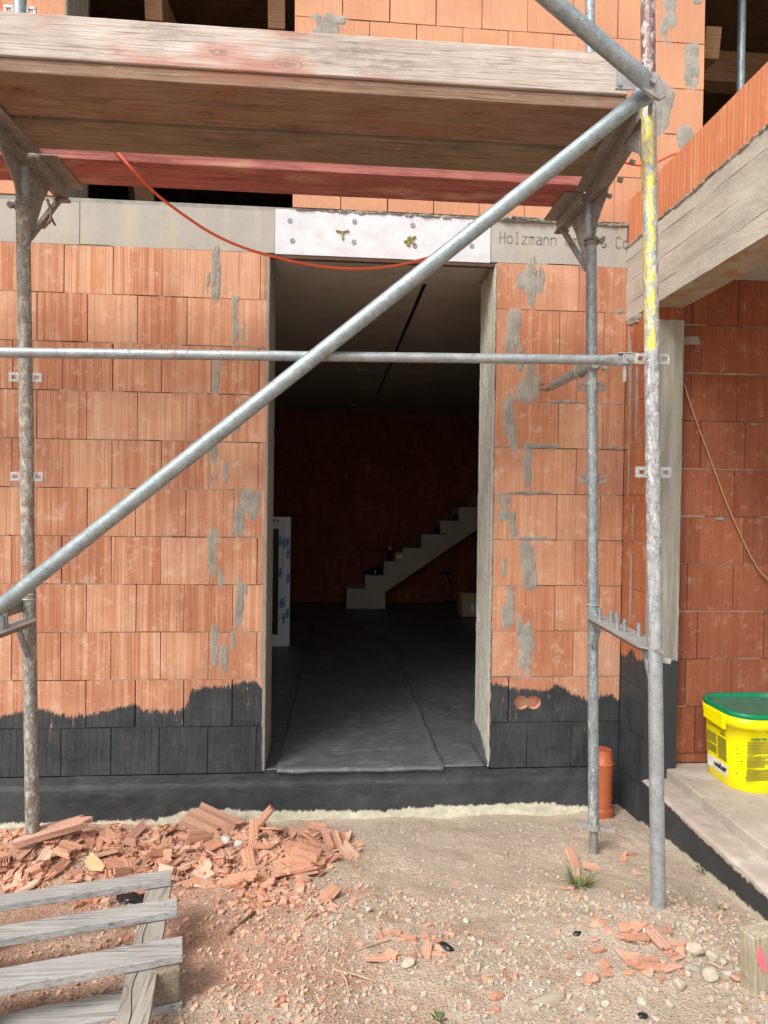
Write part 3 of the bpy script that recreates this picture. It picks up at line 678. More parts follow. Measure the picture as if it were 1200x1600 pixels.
# jambs
jb = MB(); n = 10; ys = []
n = 5
pr = [(.874, YF+.001), (.879, YF-.0012), (.871, YF-.003), (.868, YF+.003)]
for i in range(n):
    a = YF+.012+i*.060; pr += [(.8675, a), (.865, a+.009), (.8655, a+.030), (.8685, a+.038), (.888, a+.042), (.888, a+.057)]
pr += [(.8665, YF+.316), (.8665, YF+.328), (.894, YF+.328)]
jr = MB(); N = 150
zs_ = [.27+(3.0-.27)*i/N for i in range(N+1)]
vs = []; 
for z in zs_:
    for i, (a, b) in enumerate(pr):
        k_ = 1 if i in (1,) else .3
        vs.append((a+k_*.008*noise.fractal(Vector((z*16, i*3., 1.)), .8, 2., 4), b+.0015*noise.noise(Vector((z*30, i*5., 2.))), z))
m_ = len(pr); jr.add(vs, [(j*m_+i, j*m_+(i+1) % m_, (j+1)*m_+(i+1) % m_, (j+1)*m_+i) for j in range(N) for i in range(m_)], False)
jr.build('door_jamb', M['jamb'], house)
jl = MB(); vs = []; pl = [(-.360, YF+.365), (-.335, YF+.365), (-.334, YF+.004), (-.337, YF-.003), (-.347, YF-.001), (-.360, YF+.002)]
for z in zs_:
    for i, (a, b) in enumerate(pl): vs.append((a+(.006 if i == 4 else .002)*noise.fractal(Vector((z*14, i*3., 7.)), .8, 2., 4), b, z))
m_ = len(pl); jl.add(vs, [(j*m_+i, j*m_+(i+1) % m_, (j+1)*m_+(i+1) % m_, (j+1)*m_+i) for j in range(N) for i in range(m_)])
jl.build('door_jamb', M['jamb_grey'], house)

# plinth sheet (coated, lumpy)
def plf(s, t, x0=-5.5, x1=1.607):
    x = x0+(x1-x0)*s; z = -.3+.557*t
    y = YF-.002-(.007 if z < .203 else .0)-.006*noise.fractal(Vector((x*9, z*9, 4.)), .9, 2., 4)
    if -.36 < x < .90: y -= .003
    return (x, y, z)
pm = MB(); pm.grid(420, 46, plf); pm.build('plinth', M['plinth'], house, fix=False)
sill = MB(); sill.box(-.345, .875, YF+.002, YF+.37, .0, .266); sill.build('door_sill', M['side_plinth'], house)

# side return, column, beam, parapet
ws = Wall()
for k in range(-1, 10):
    z0 = BED0+CH*k
    if k < 0: ws.row('y', XS, [(3.282, YF)], -.1, .26, .1, ribs=5)
    else: ws.row('y', XS, [(3.282, YF)], z0, min(z0+CH, 2.715), .20 if k % 2 else .05, ribs=5)
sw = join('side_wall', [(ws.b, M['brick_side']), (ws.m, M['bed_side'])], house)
ss = MB()
for i, (y, z, wd, ht) in enumerate(((3.50,1.98,.02,.5),(3.42,2.25,.03,.42),(3.45,1.25,.02,.4),(3.40,1.0,.05,.09),(3.52,2.60,.02,.3),(3.44,1.62,.018,.2))):
    blob(ss, y, z, wd, ht, plane=XS, axis='y', seed=i+60, th=.003)
ss.build('mortar_smear', M['mortar'], sw, fix=False)
cb = MB(); cb.box(XS+.031, 1.783, 3.30, YF+.3, -.3, 2.714); cb.build('wall_core', M['back'], house)
cm = MB(); vs = []; cp = [(1.613, 3.2995), (1.611, 3.279), (1.652, 3.277), (1.690, 3.2815), (1.735, 3.278), (1.786, 3.280), (1.787, 3.352), (1.77, 3.2995)]
cz = [.28+(2.655-.28)*i/110 for i in range(111)]
for z in cz:
    for i, (a, b) in enumerate(cp):
        top = .012*noise.noise(Vector((a*60, 3., 0))) if z > 2.65 else 0
        vs.append((a+.002*noise.fractal(Vector((z*11, i*3., 1.)), .8, 2., 4), b+.0025*noise.fractal(Vector((z*9, i*3., 4.)), .8, 2., 4), z+top))
m_ = len(cp); cm.add(vs, [(j*m_+i, j*m_+(i+1) % m_, (j+1)*m_+(i+1) % m_, (j+1)*m_+i) for j in range(110) for i in range(m_)])
cm.add(vs[-m_:], [tuple(range(m_))])
cm.build('column', M['column'], house)
ct = Wall(); ct.brick('x', 3.286, 1.612, 1.783, 2.640, 2.714, ribs=4); ct.b.build('column_top_brick', M['brick_dark'], house)
# beam with board marks
bm_ = MB(); NB = 120
Y0, Y1 = -1.02, YF+.0
def bface(s, t):
    y = Y0+(Y1-Y0)*s; z = 2.717+.396*t
    mark = -.0035 if (int(t*3.99) % 2) else 0
    zz = z + (.004*noise.noise(Vector((y*9, 1., 0))) if t in (0, 1) else 0)
    return (XS-.002+mark-.0018*noise.fractal(Vector((y*8, z*26, 4.)), .9, 2., 5), y, zz)
bm_.grid(200, 25, bface)
nfs = len(bm_.f)
bm_.box(XS+.004, 1.782, Y0, Y1, 2.7165, 3.112)
beam = bm_.build('concrete_beam', [M['beam'], M['beam_under']], house, fix=False)
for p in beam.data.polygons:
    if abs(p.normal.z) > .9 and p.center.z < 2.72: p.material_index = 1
wp = Wall()
cuts = [YF, 3.33, 2.945, 2.575, 2.20, 1.83, 1.46, 1.09, .72, .35, -.02, -.39, -.76, -1.02]
for a, b in zip(cuts, cuts[1:]): wp.brick('y', XS+.002, b+.001, a-.001, 3.127, 3.372, ribs=max(3, int((a-b)/.0265)), gd=.0022, gw=.0035, depth=.172, jit=.002)
par = wp.b.build('brick_parapet', M['brick_par'], house)
pl_ = MB(); yy = -1.; 
while yy < YF:
    l = rnd.uniform(.02, .10); blob(pl_, yy+l/2, 3.118+rnd.uniform(-.004, .004), l*1.4, rnd.uniform(.012, .024), plane=XS-.002, axis='y', seed=int(yy*900), th=.010, nseg=24, nring=4); yy += l
pl_.build('bed_mortar', M['mortar'], par, fix=False)
sp = MB(); sp.box(XS+.004, 1.775, Y0, Y1, 3.1115, 3.1275); sp.build('mortar_bed', M['mortar'], beam)
blb = MB(); blob(blb, 3.47, 2.70, .16, .05, plane=XS-.002, axis='y', seed=91, th=.004); blob(blb, 3.50, 2.35, .03, .55, plane=XS-.001, axis='y', seed=92, th=.003)
blb.build('mortar_smear', M['mortar'], beam, fix=False)

# porch: combed wall, slab, ledge, ceiling, far column
wq = Wall()
for k in range(0, 11):
    z0 = .152+.25*k
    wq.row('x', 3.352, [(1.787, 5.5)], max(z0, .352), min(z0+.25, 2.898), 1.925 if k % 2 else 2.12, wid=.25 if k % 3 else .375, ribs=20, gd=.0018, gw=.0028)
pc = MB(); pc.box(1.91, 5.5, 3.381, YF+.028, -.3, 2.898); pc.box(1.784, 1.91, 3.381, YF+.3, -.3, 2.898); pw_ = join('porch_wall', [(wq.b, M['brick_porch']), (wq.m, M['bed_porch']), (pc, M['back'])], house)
sb_ = MB(); blob(sb_, 1.855, 2.57, .13, .05, plane=3.352, seed=31, th=.004); blob(sb_, 2.04, 1.64, .05, .02, plane=3.352, seed=32, th=.004); blob(sb_, 2.22, 2.14, .05, .012, plane=3.352, seed=34, th=.004)
sb_.build('mortar_smear', M['jamb_grey'], pw_, fix=False)
pcc = MB(); pcc.box(1.783, 5.5, -1.2, 3.351, 2.8985, 3.10); pcc.build('porch_ceiling', M['ceil'], house)
lg = MB()
def lgt(s, t):
    y = -.5+3.79*s; x = XS-.001+.16*t
    return (x+(.006*noise.noise(Vector((y*10, 0, 0))) if t == 0 else 0), y, .300-(.010 if t == 0 else 0)+.004*noise.fractal(Vector((x*20, y*20, 6.)), .9, 2., 5))
lg.grid(260, 14, lgt)
lg.build('porch_ledge', M['slab'], house, fix=False)
ls = MB()
def lsf(s, t):
    y = -.5+(3.79)*s; z = -.3+.591*t
    return (XS-.002+(.006*noise.noise(Vector((y*10, 0, 0))) if t == 1 else 0)-.003*noise.fractal(Vector((y*9, z*9, 4.)), .9, 2., 4), y, z)
ls.grid(240, 26, lsf); ls.build('ledge_side', M['side_plinth'], house, fix=False)
us = MB(); us.box(1.737, 5.5, -.5, 3.351, .25, .352); us.box(1.64, 1.737, -.5, 3.28, .1, .285); us.build('porch_slab', M['slab'], house, bevel=.006)
fc = MB(); fc.box(XS, 1.78, -1.2, -1.0205, -.3, 3.11); fc.build('column', M['column'], house)

# upper storey
for a_, b_ in ((-5.5, -1.385), (-.222, 2.024), (3.4, 6.)):
    wu = Wall(); uc = MB()
    for k in range(8):
        z0 = 3.252+CH*k
        wu.row('x', YF+.001, [(a_, b_)], z0, z0+CH, .172 if k % 2 else .028, ribs=5, gd=.0007, gw=.0018)
    uc.box(a_+.004, b_-.007, YF+.0295, YF+.365, 3.2295, 5.252)
    up = join('upper_wall', [(wu.b, M['brick_up']), (wu.m, M['back']), (uc, M['back'])], house)
    if a_ > -1 and a_ < 0:
        for t_, p in SMB:
            if p.z > 3.2: t_.build('mortar_smear', M['mortar'], up, fix=False)
uj = MB(); uj.box(-1.391, -1.377, YF-.001, YF+.30, 3.2285, 5.2)
for i in range(9): uj.box(-1.377, -1.372, YF+.005+i*.033, YF+.024+i*.033, 3.2285, 5.2)
uj.build('window_jamb', M['jamb_grey'], house)
sh = MB()
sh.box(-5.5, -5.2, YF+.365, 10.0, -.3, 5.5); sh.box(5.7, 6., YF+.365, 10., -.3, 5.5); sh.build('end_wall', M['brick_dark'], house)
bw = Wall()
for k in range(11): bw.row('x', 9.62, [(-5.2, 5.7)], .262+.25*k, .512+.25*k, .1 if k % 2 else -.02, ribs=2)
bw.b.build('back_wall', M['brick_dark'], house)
b2 = MB(); b2.box(-5.2, 5.7, 9.65, 10., -.3, 5.5); b2.build('back_wall_core', M['back'], house)
cl_ = MB(); cl_.box(-5.2, 5.7, YF+.366, 9.649, 3.0, 3.2285); ceil = cl_.build('ceiling', M['ceil'], house)
cj = MB(); cj.box(.525, .548, YF+.37, 7.9, 2.9965, 3.001); cj.build('ceiling_joint', M['black'], ceil)
for (px, py, Y) in ((575,478,4.9),(560,562,6.1),(550,622,7.3)):
    p = P(px, py, Z=2.995); wv = MB(); wv.tube([p+Vector((.0,0,.0)), p+Vector((-.03,0,-.05)), p+Vector((.0,0,-.09)), p+Vector((.07,.02,-.085))], .004, 8); wv.build('ceiling_wire', M['wire'], ceil)
fl = MB(); fl.box(-5.2, 5.7, YF+.371, 9.649, .1, .2655); fl.build('floor_slab', M['ceil'], house)
rf = MB(); rf.box(-5.8, 6.3, YF-.1, 10.3, 5.502, 5.6); roof = rf.build('roof', M['timber'], house)
lp_ = MB(); lp_.box(-5.5, 6., YF+.001, YF+.365, 5.253, 5.5); lp_.build('ring_beam', M['lintel'], house)
for i, (x0, x1, y0, z0) in enumerate(((-1.9,.6,4.3,4.35),(-2.4,.6,5.2,4.8),(1.2,4.6,4.6,4.75))):
    tb = MB(); tb.box(x0, x1, y0, y0+.14, z0, z0+.22); tb.build('roof_beam', M['timber'], house, bevel=.005)
for i, x0 in enumerate((-1.75,-1.05,-.35,2.3,3.1)):
    tb = MB(); tb.bar((x0, 3.95, 4.55), (x0+.02, 9.4, 5.45), .10, .18); tb.build('rafter', M['timber'], house, bevel=.004)
tb = MB(); tb.bar((-1.15, 4.25, 3.3), (-1.5, 4.9, 4.7), .12, .12); tb.build('timber_strut', M['timber'], house)
pr_ = MB(); p = P(1160, 60, Y=4.1); pr_.tube([(p.x, 4.1, 3.2285), (p.x-.01, 4.1, 5.4)], .0245); 
steel = pr_.build('steel_prop', M['galv'])
tag(wpt(steel, (p.x, 4.1, 3.2285)), 'blue-grey steel prop standing in the dark upper opening above the porch', 'prop')

# staircase inside
sp0 = P(541, 947, Y=8.95); sx = sp0.x; SY = 8.95
rise, run = .186, .252
poly = [(sx, SY, .27)]; zz = .27; x = sx
poly.append((sx, SY, .27+.27)); zz = .54; x = sx
for i in range(13):
    x += run; poly.append((x, SY, zz)); zz += rise
    if zz > 3.0: break
    poly.append((x, SY, zz))
topx = x
poly += [(topx+.3, SY, 2.99), (topx+.3, SY, 2.6)]
bx = P(602, 925, Y=SY); poly += [(bx.x, SY, bx.z), (bx.x, SY, .27)]
sm_ = MB(); sm_.prism(poly, (0, .665, 0)); sm_.build('staircase', M['stairc'], house)
house_children = None

# ================================================================== FLOOR MEMBRANE
def sheet(x0f, x1f, y0, y1, z, seed, nx=46, ny=150, fold=0, edge=.006):
    mbx = MB()
    def f(s, t):
        tt = t
        y = y0+(y1-y0)*tt; xa, xb = x0f(y), x1f(y)
        x = xa+(xb-xa)*s
        zz = z+.004*noise.fractal(Vector((x*3, y*1.5, seed)), .9, 2., 4)+.0006*noise.noise(Vector((x*14, y*30, seed)))
        e = min(s, 1-s)*(xb-xa); zz += edge*math.exp(-(e/.018)**2)*(.5+noise.noise(Vector((y*7, seed, s*4))))
        x += .008*noise.noise(Vector((y*6, seed, round(s))))*(1 if s in (0, 1) else 0)
        if fold and y < YF-.012:
            q = (YF-.012-y); wv = .6+.5*noise.noise(Vector((x*4.5, 1., seed))); zz = z-q*wv-.002; y = YF-.012-.010*min(1, q/.012)-.006*noise.noise(Vector((x*9, 3., q*30)))
        return (x, y, zz)
    mbx.grid(nx, ny, f)
    o = mbx.build('m', M['membrane'], fix=False)
    sol = o.modifiers.new('thickness', 'SOLIDIFY'); sol.thickness = .0028; sol.offset = -1
    return o
la, lb_ = P(484, 1000, Z=.275), P(438, 1180, Z=.275)
lx = lambda y: lb_.x+(la.x-lb_.x)*min(1, max(-.2, (y-lb_.y)/(la.y-lb_.y))) + .012*noise.noise(Vector((y*3, 1, 1)))
rx = lambda y: .625+.012*noise.noise(Vector((y*3, 8, 1)))
base = sheet(lambda y: -3., lambda y: 4., YF+.37, 9.6, .2675, 3., nx=40, ny=60, edge=0); base.name = 'floor_membrane'; base.data.name = base.name
tag(base, 'black bitumen sheeting covering the whole dark floor inside the house', 'floor sheet')
o1 = sheet(lambda y: -.333 if y < YF+.38 else -.9, lambda y: .862 if y < YF+.38 else 1.7, YF+.004, 9.3, .2725, 9., edge=.002); o1.name = 'floor_membrane'
tag(o1, 'plain black bitumen layer under the scuffed strip, reaching both corners of the doorway', 'floor sheet')
o2 = sheet(lx, rx, YF-.038, 8.4, .2815, 5., ny=240, fold=1, edge=.010); o2.name = 'floor_membrane'
tag(o2, 'scuffed black bitumen strip down the middle of the doorway, its end folded over the sill', 'floor sheet')
cn = MB(); cn.prism([(.8615, YF+.01, .276), (.8625, YF-.006, .30), (.862, YF+.05, .335), (.861, YF+.16, .40), (.861, YF+.30, .42), (.861, YF+.36, .41), (.861, YF+.36, .276)], (-.004, 0, 0))
cn.build('turned_up_corner', M['membrane'], o1)

# ================================================================== THINGS INSIDE
def onstep(i): return Vector((sx+run*(i-.5), SY+.10, .54+rise*(i-1)))
s2 = onstep(2)
# window frame with blue print
q = P(452, 1010, Z=.275); fx1, fy = q.x, q.y; ht = P(453, 808, Y=fy).z-.275
win = thing('window_frame', 'white plastic window frame with blue printed film standing inside behind the left door jamb', 'window frame', (fx1-.45, fy, .275))
wf = MB(); W_ = .92; fw = .115
for (a, b, c, d) in ((fx1-W_, fx1, .275, .275+fw), (fx1-W_, fx1, .275+ht-fw, .275+ht), (fx1-W_, fx1-W_+fw, .275+fw, .275+ht-fw), (fx1-fw, fx1, .275+fw, .275+ht-fw)):
    wf.box(a, b, fy, fy+.07, c, d)
wf.box(fx1-W_+.045, fx1-.045, fy-.012, fy+.001, .275+.045, .275+.075); wf.box(fx1-W_+.045, fx1-.045, fy-.012, fy+.001, .275+ht-.075, .275+ht-.045)
wf.box(fx1-.075, fx1-.045, fy-.012, fy+.001, .275+.075, .275+ht-.075); wf.box(fx1-W_+.045, fx1-W_+.075, fy-.012, fy+.001, .275+.075, .275+ht-.075)
wfo = wf.build('outer_frame', M['pvc'], win, bevel=.004)
gp = MB(); gp.box(fx1-W_+fw-.01, fx1-fw+.01, fy+.03, fy+.05, .275+fw-.01, .275+ht-fw+.01); gp.build('pane', M['black'], win)
def text_obj(body, size, matrix, m, parent, name='printed_word', ex=.0005, bold=0.):
    c = bpy.data.curves.new('t', 'FONT'); c.body = body; c.size = size; c.extrude = ex; c.offset = bold; c.align_x = 'CENTER'; c.align_y = 'CENTER'; c.resolution_u = 3
    to = bpy.data.objects.new('t', c); COL.objects.link(to)
    dg = bpy.context.evaluated_depsgraph_get(); me = bpy.data.meshes.new_from_object(to.evaluated_get(dg)); me.transform(matrix)
    bpy.data.objects.remove(to); me.name = name; me.materials.clear(); me.materials.append(m)
    o = bpy.data.objects.new(name, me); COL.objects.link(o); setp(o, parent); return o
def mtx(loc, ux, uy):
    ux, uy = Vector(ux).normalized(), Vector(uy).normalized(); uz = ux.cross(uy)
    return Matrix.Translation(Vector(loc)) @ Matrix((ux, uy, uz)).transposed().to_4x4()
for (dx_, dz_, up_) in ((.030,ht-.25,-1),(.060,ht-.26,1),(.022,ht-.36,-1),(.095,ht-.24,1),(.094,ht-.55,1),(.020,ht-.60,-1),(.088,ht-.85,-1),(.060,ht-.84,1),(.022,ht-.95,1),(.06,ht-1.0,-1)):
    yy_ = fy-.0135 if .045 < dx_ < .075 else fy-.0015
    text_obj('VEKA', .040, mtx((fx1-dx_, yy_, .275+dz_), (0, 0, up_), (-up_, 0, 0)), M['blue'], wfo, bold=.0022)
text_obj('VEKA', .04, mtx((fx1-.16, fy-.0015, .275+ht-.035), (1,0,0), (0,0,1)), M['blue'], wfo, bold=.0022)
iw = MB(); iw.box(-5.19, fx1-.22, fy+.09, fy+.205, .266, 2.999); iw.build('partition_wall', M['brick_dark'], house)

# odds and ends on the stairs
def place_step(px, py, i):   # point on the tread i
    p = P(px, py, Y=SY+.06); return Vector((p.x, SY+.06, .54+rise*(i-1)))
a = place_step(609, 868, 3); jar = thing('spray_can', 'small dark can with pale cap standing on the third stair tread', 'can', a)
j = MB(); j.tube([a, a+Vector((0,0,.02)), a+Vector((0,0,.13)), a+Vector((0,0,.15))], [.031,.033,.033,.022], 18); j.build('can_body', M['ink'], jar)
j = MB(); j.tube([a+Vector((0,0,.15)), a+Vector((0,0,.20))], [.022,.020], 16); j.build('cap', M['stairc'], jar)
a = place_step(624, 868, 3); bxx = thing('small_box', 'small dark box with white label beside the can on the stairs', 'box', a)
j = MB(); j.box(a.x-.065, a.x+.065, a.y-.045, a.y+.05, a.z, a.z+.12); j.build('box_body', M['cardboard'], bxx, bevel=.004)
j = MB(); j.box(a.x-.04, a.x+.04, a.y-.0475, a.y-.045, a.z+.04, a.z+.09); j.build('paper_label', M['white'], bxx)
a = place_step(588, 893, 2); j = MB(); blobs = []
def lumpy(mbx, c, rx_, ry_, rz_, seed, n=20, m=12):
    vs = []
    for i in range(m+1):
        th = math.pi*i/m
        for k in range(n):
            ph = 2*math.pi*k/n; d = Vector((math.sin(th)*math.cos(ph), math.sin(th)*math.sin(ph), math.cos(th)))
            r_ = 1+.35*noise.fractal(d*1.8+Vector((seed, 0, 0)), .8, 2., 4)
            vs.append((c[0]+d.x*rx_*r_, c[1]+d.y*ry_*r_, max(c[2]+d.z*rz_*r_, c[2]-rz_*.6)))
    mbx.add(vs, [(i*n+k, i*n+(k+1) % n, (i+1)*n+(k+1) % n, (i+1)*n+k) for i in range(m) for k in range(n)], True)
lumpy(j, (a.x-.02, a.y, a.z+.035), .13, .08, .06, 3.); o = j.build('tool_bag', M['bag'], None, fix=False); tag(wpt(o, a), 'black crumpled bag lying on the second stair tread', 'bag')
a = place_step(683, 827, 5); j = MB(); j.box(a.x-.16, a.x+.12, a.y-.06, a.y+.1, a.z, a.z+.018); lumpy(j, (a.x+.02, a.y, a.z+.055), .07, .06, .06, 8.)
o = j.build('tool', M['ink'], None, fix=False); tag(wpt(o, a), 'black hand tool on a flat board on the fifth stair tread', 'tool')
a = place_step(715, 806, 6); j = MB(); lumpy(j, (a.x, a.y, a.z+.03), .08, .06, .045, 12.); j.box(a.x-.14, a.x+.06, a.y-.03, a.y+.05, a.z, a.z+.014)
o = j.build('tool', M['ink'], None, fix=False); tag(wpt(o, a), 'black tool lying on the sixth stair tread, highest on the stairs', 'tool')
a = P(722, 965, Z=.275); cbx = thing('cardboard_box', 'open cardboard box with white label behind the right door jamb', 'box', a+Vector((.2,.2,0)))
j = MB(); X0, Y0_ = a.x, a.y; hh = .27
for (x0, x1, y0, y1) in ((X0, X0+.42, Y0_, Y0_+.008), (X0, X0+.42, Y0_+.30, Y0_+.308), (X0, X0+.008, Y0_+.008, Y0_+.30), (X0+.412, X0+.42, Y0_+.008, Y0_+.30)): j.box(x0, x1, y0, y1, .275, .275+hh)
j.box(X0, X0+.42, Y0_, Y0_+.3, .275, .283); j.build('carton', M['cardboard'], cbx)
j = MB(); j.box(X0+.10, X0+.24, Y0_-.002, Y0_, .33, .45); j.build('paper_label', M['white'], cbx)
j = MB(); j.bar((X0+.005, Y0_, .275+hh), (X0-.05, Y0_+.15, .275+hh+.02), .29, .005, up=(0, .1, 1)); 
fo = P(707, 940, Z=.275); lamp = thing('floor_lamp', 'thin black stand with flat head on the floor under the stairs', 'stand', fo)
j = MB(); j.tube([fo, fo+Vector((-.01,0,.2)), fo+Vector((-.09,0,.40))], .012, 10); j.build('pole', M['black'], lamp)
j = MB(); j.tube([fo+Vector((0,0,0)), fo+Vector((0,0,.02))], .11, 20); j.build('base_plate', M['black'], lamp)
j = MB(); j.obox(fo+Vector((-.10,0,.42)), (.08,0,.0), (0,.06,0), (0,0,.02)); j.build('lamp_head', M['black'], lamp)

# ================================================================== SCAFFOLD
scaf = thing('scaffold', 'steel tube scaffold bay with yellow-painted front post and grey diagonal braces before the doorway', 'scaffold', (0, 2.6, .2))
def post(pts, m, r=.0242, parent=scaf, name='post'):
    p = [Vector(q) for q in pts]; dens = []
    for a, b in zip(p, p[1:]):
        k = max(2, int((b-a).length/.12)); dens += [a+(b-a)*i/k for i in range(k)]
    dens.append(p[-1]); t = MB()
    t.tube([q+Vector((.0012*noise.noise(q*3), .0012*noise.noise(q*3+Vector((9,0,0))), 0)) for q in dens], r, 24); return t.build(name, m, parent, fix=False)
def ext(a, b, z):          # point on line a-b at height z
    t = (z-a.z)/(b.z-a.z); return a+(b-a)*t
fa, fb = P(1013.5, 150, Y=2.25), P(1028, 1395, Y=2.25)
FR = lambda z: ext(fa, fb, z)
ra, rb = P(924, 400, Y=2.95), P(927.5, 1310, Y=2.95)
RRp = lambda z: ext(ra, rb, z)
la_, lb2 = P(36, 330, Y=2.86), P(50.5, 1290, Y=2.86)
LR = lambda z: ext(la_, lb2, z)
LF = lambda z: LR(z)+Vector((-.02, -.70, 0))
gl = MB()
p_fr = post([FR(.235), FR(1.6), FR(3.08)], M['post_front'], .0250)
p_fu = post([FR(3.081), FR(5.0)], M['post_front'], .0242)
c_ = MB(); c_.tube([FR(.20), FR(.2349)], .021, 20); c_.build('post_foot', M['plate_metal'], p_fr)
p_rr = post([RRp(.215), RRp(1.4), RRp(2.90)], M['post_rear'], .0238)
p_ru = post([RRp(2.9005)+Vector((-.004,0,0)), RRp(5.0)], M['post_rear'], .0215)
p_lr = post([LR(.12), LR(1.3), LR(2.95)], M['post_left'], .0270)
p_lu = post([LR(2.951)+Vector((0,0,0)), LR(5.0)], M['galv'], .0245)
p_lf = post([LF(.2), LF(5.0)], M['post_rear'], .0242)
# screw jack under the rear right post
sj = MB(); pts = []; rs = []
zz = .05
while zz < .215: pts += [RRp(zz), RRp(zz+.0045)]; rs += [.0165, .0195]; zz += .009
sj.tube(pts, rs, 20); sj.build('screw_jack', M['frame_metal'], p_rr, fix=False)
nut = MB(); q = RRp(.228); nut.tube([q-Vector((0,0,.012)), q+Vector((0,0,.012))], .031, 8); nut.bar(q+Vector((-.075,.02,.012)), q+Vector((.085,-.03,-.008)), .02, .016); nut.build('jack_nut', M['plate_metal'], p_rr)
bp = MB(); q = RRp(.052); bp.box(q.x-.07, q.x+.07, q.y-.07, q.y+.07, .044, .052); bp.build('base_plate', M['frame_metal'], p_rr)
# pierced lug pairs
def lugs(c, parent, m, hw=.024, dy=-.0):
    for s_ in (-1, 1):
        l = MB(); x0 = c.x+s_*(hw-.002); x1 = c.x+s_*(hw+.040); a, b = min(x0, x1), max(x0, x1); h = .019; y = c.y+dy
        l.box(a, b, y-.004, y+.004, c.z+h-.012, c.z+h); l.box(a, b, y-.004, y+.004, c.z-h, c.z-h+.012)
        l.box(a, a+.013, y-.004, y+.004, c.z-h+.012, c.z+h-.012); l.box(b-.011, b, y-.004, y+.004, c.z-h+.012, c.z+h-.012)
        l.build('lug', m, parent, bevel=.001)
Z_ = lambda px, py, Y: P(px, py, Y=Y).z
for py in (590, 745): lugs(LR(Z_(42, py, 2.86)), p_lr, M['plate_metal'], .026)
lugs(LR(Z_(34, 17, 2.86)), p_lu, M['plate_metal'])
for py in (561, 738): lugs(FR(Z_(1018, py, 2.25)), p_fr, M['plate_metal'])
for py in (604, 748): lugs(RRp(Z_(925, py, 2.95)), p_rr, M['frame_metal'])
lugs(RRp(Z_(923, 52, 2.95)), p_ru, M['plate_metal'])
# guard rail with flattened end and wedge
za, zb = Z_(0, 550.5, 2.26), Z_(975, 563, 2.26)
g0, g1 = Vector((P(0,550,Y=2.26).x, 2.262, za)), Vector((P(940,562,Y=2.26).x, 2.262, zb-.0005))
dd = (g1-g0).normalized()
rl = MB(); rl.tube([g0-dd*.35]+[g0+(g1-g0)*i/20 for i in range(21)], .0168, 20)
e1 = g1
rl.tube([e1, e1+dd*.03, e1+dd*.06, e1+dd*.105], [.0168,.014,.008,.006], 20, r2=[.0168,.018,.021,.021]); rl.build('guard_rail', M['rail'], scaf, fix=False)
wd_ = MB(); q = e1+dd*.085
wd_.box(q.x-.012, q.x+.034, q.y-.012, q.y-.005, q.z-.014, q.z+.020); wd_.box(q.x-.028, q.x+.025, q.y-.014, q.y+.014, q.z+.0205, q.z+.0245); wd_.box(q.x-.005, q.x+.005, q.y-.002, q.y+.006, q.z-.075, q.z-.018)
wd_.build('wedge', M['plate_metal'], scaf, bevel=.001)
wb = MB(); wb.tube([(q.x+.010, q.y-.022, q.z+.003), (q.x+.010, q.y-.0125, q.z+.003)], .010, 6); wb.build('bolt', M['bolt'], scaf)
# diagonal braces
b1 = P(985, 166, Y=2.15); b0 = P(0, 948, Y=2.32); bd = (b1-b0)
pts = [b0-bd*.22]+[b0+bd*i/30 for i in range(31)]; br = MB()
br.tube(pts, .0256, 24)
n1 = bd.normalized()
br.tube([b1, b1+n1*.02, b1+n1*.045, b1+n1*.085, b1+n1*.095], [.0256,.024,.016,.010,.004], 24, r2=[.0256,.027,.033,.034,.026]); br.build('diagonal_brace', M['galv'], scaf, fix=False)
u1 = P(1000, 119, Y=2.09); u0 = P(853, -6, Y=2.02); ud = u1-u0; un = ud.normalized()
br = MB(); br.tube([u0-ud*4+ud*i for i in range(5)]+[u1], .0262, 24)
br.tube([u1, u1+un*.015, u1+un*.040, u1+un*.075, u1+un*.088], [.0262,.024,.013,.008,.004], 24, r2=[.0262,.028,.036,.036,.026]); br.build('diagonal_brace', M['galv'], scaf, fix=False)
cp = MB(); q = u1+un*.045; cp.tube([q+Vector((0,-.028,0)), q+Vector((0,-.010,0))], .011, 8); cp.tube([q+Vector((0,-.012,0)), FR(3.05)+Vector((.012,.02,0))], .008, 10); cp.build('bolt', M['bolt'], scaf)
sh_ = MB(); cr_ = q+un*.020
sh_.prism([cr_+un*.028+Vector((.0,-.012,.030)), cr_+un*.042+Vector((0,-.012,-.004)), cr_+un*.02+Vector((-.004,-.012,-.03)), cr_-un*.03+Vector((-.02,-.012,-.028)), cr_-un*.05+Vector((.0,-.012,.02)), cr_-un*.01+Vector((.012,-.012,.040))], (0, .012, 0))
sh_.build('coupling_plate', M['plate_metal'], scaf, bevel=.002)
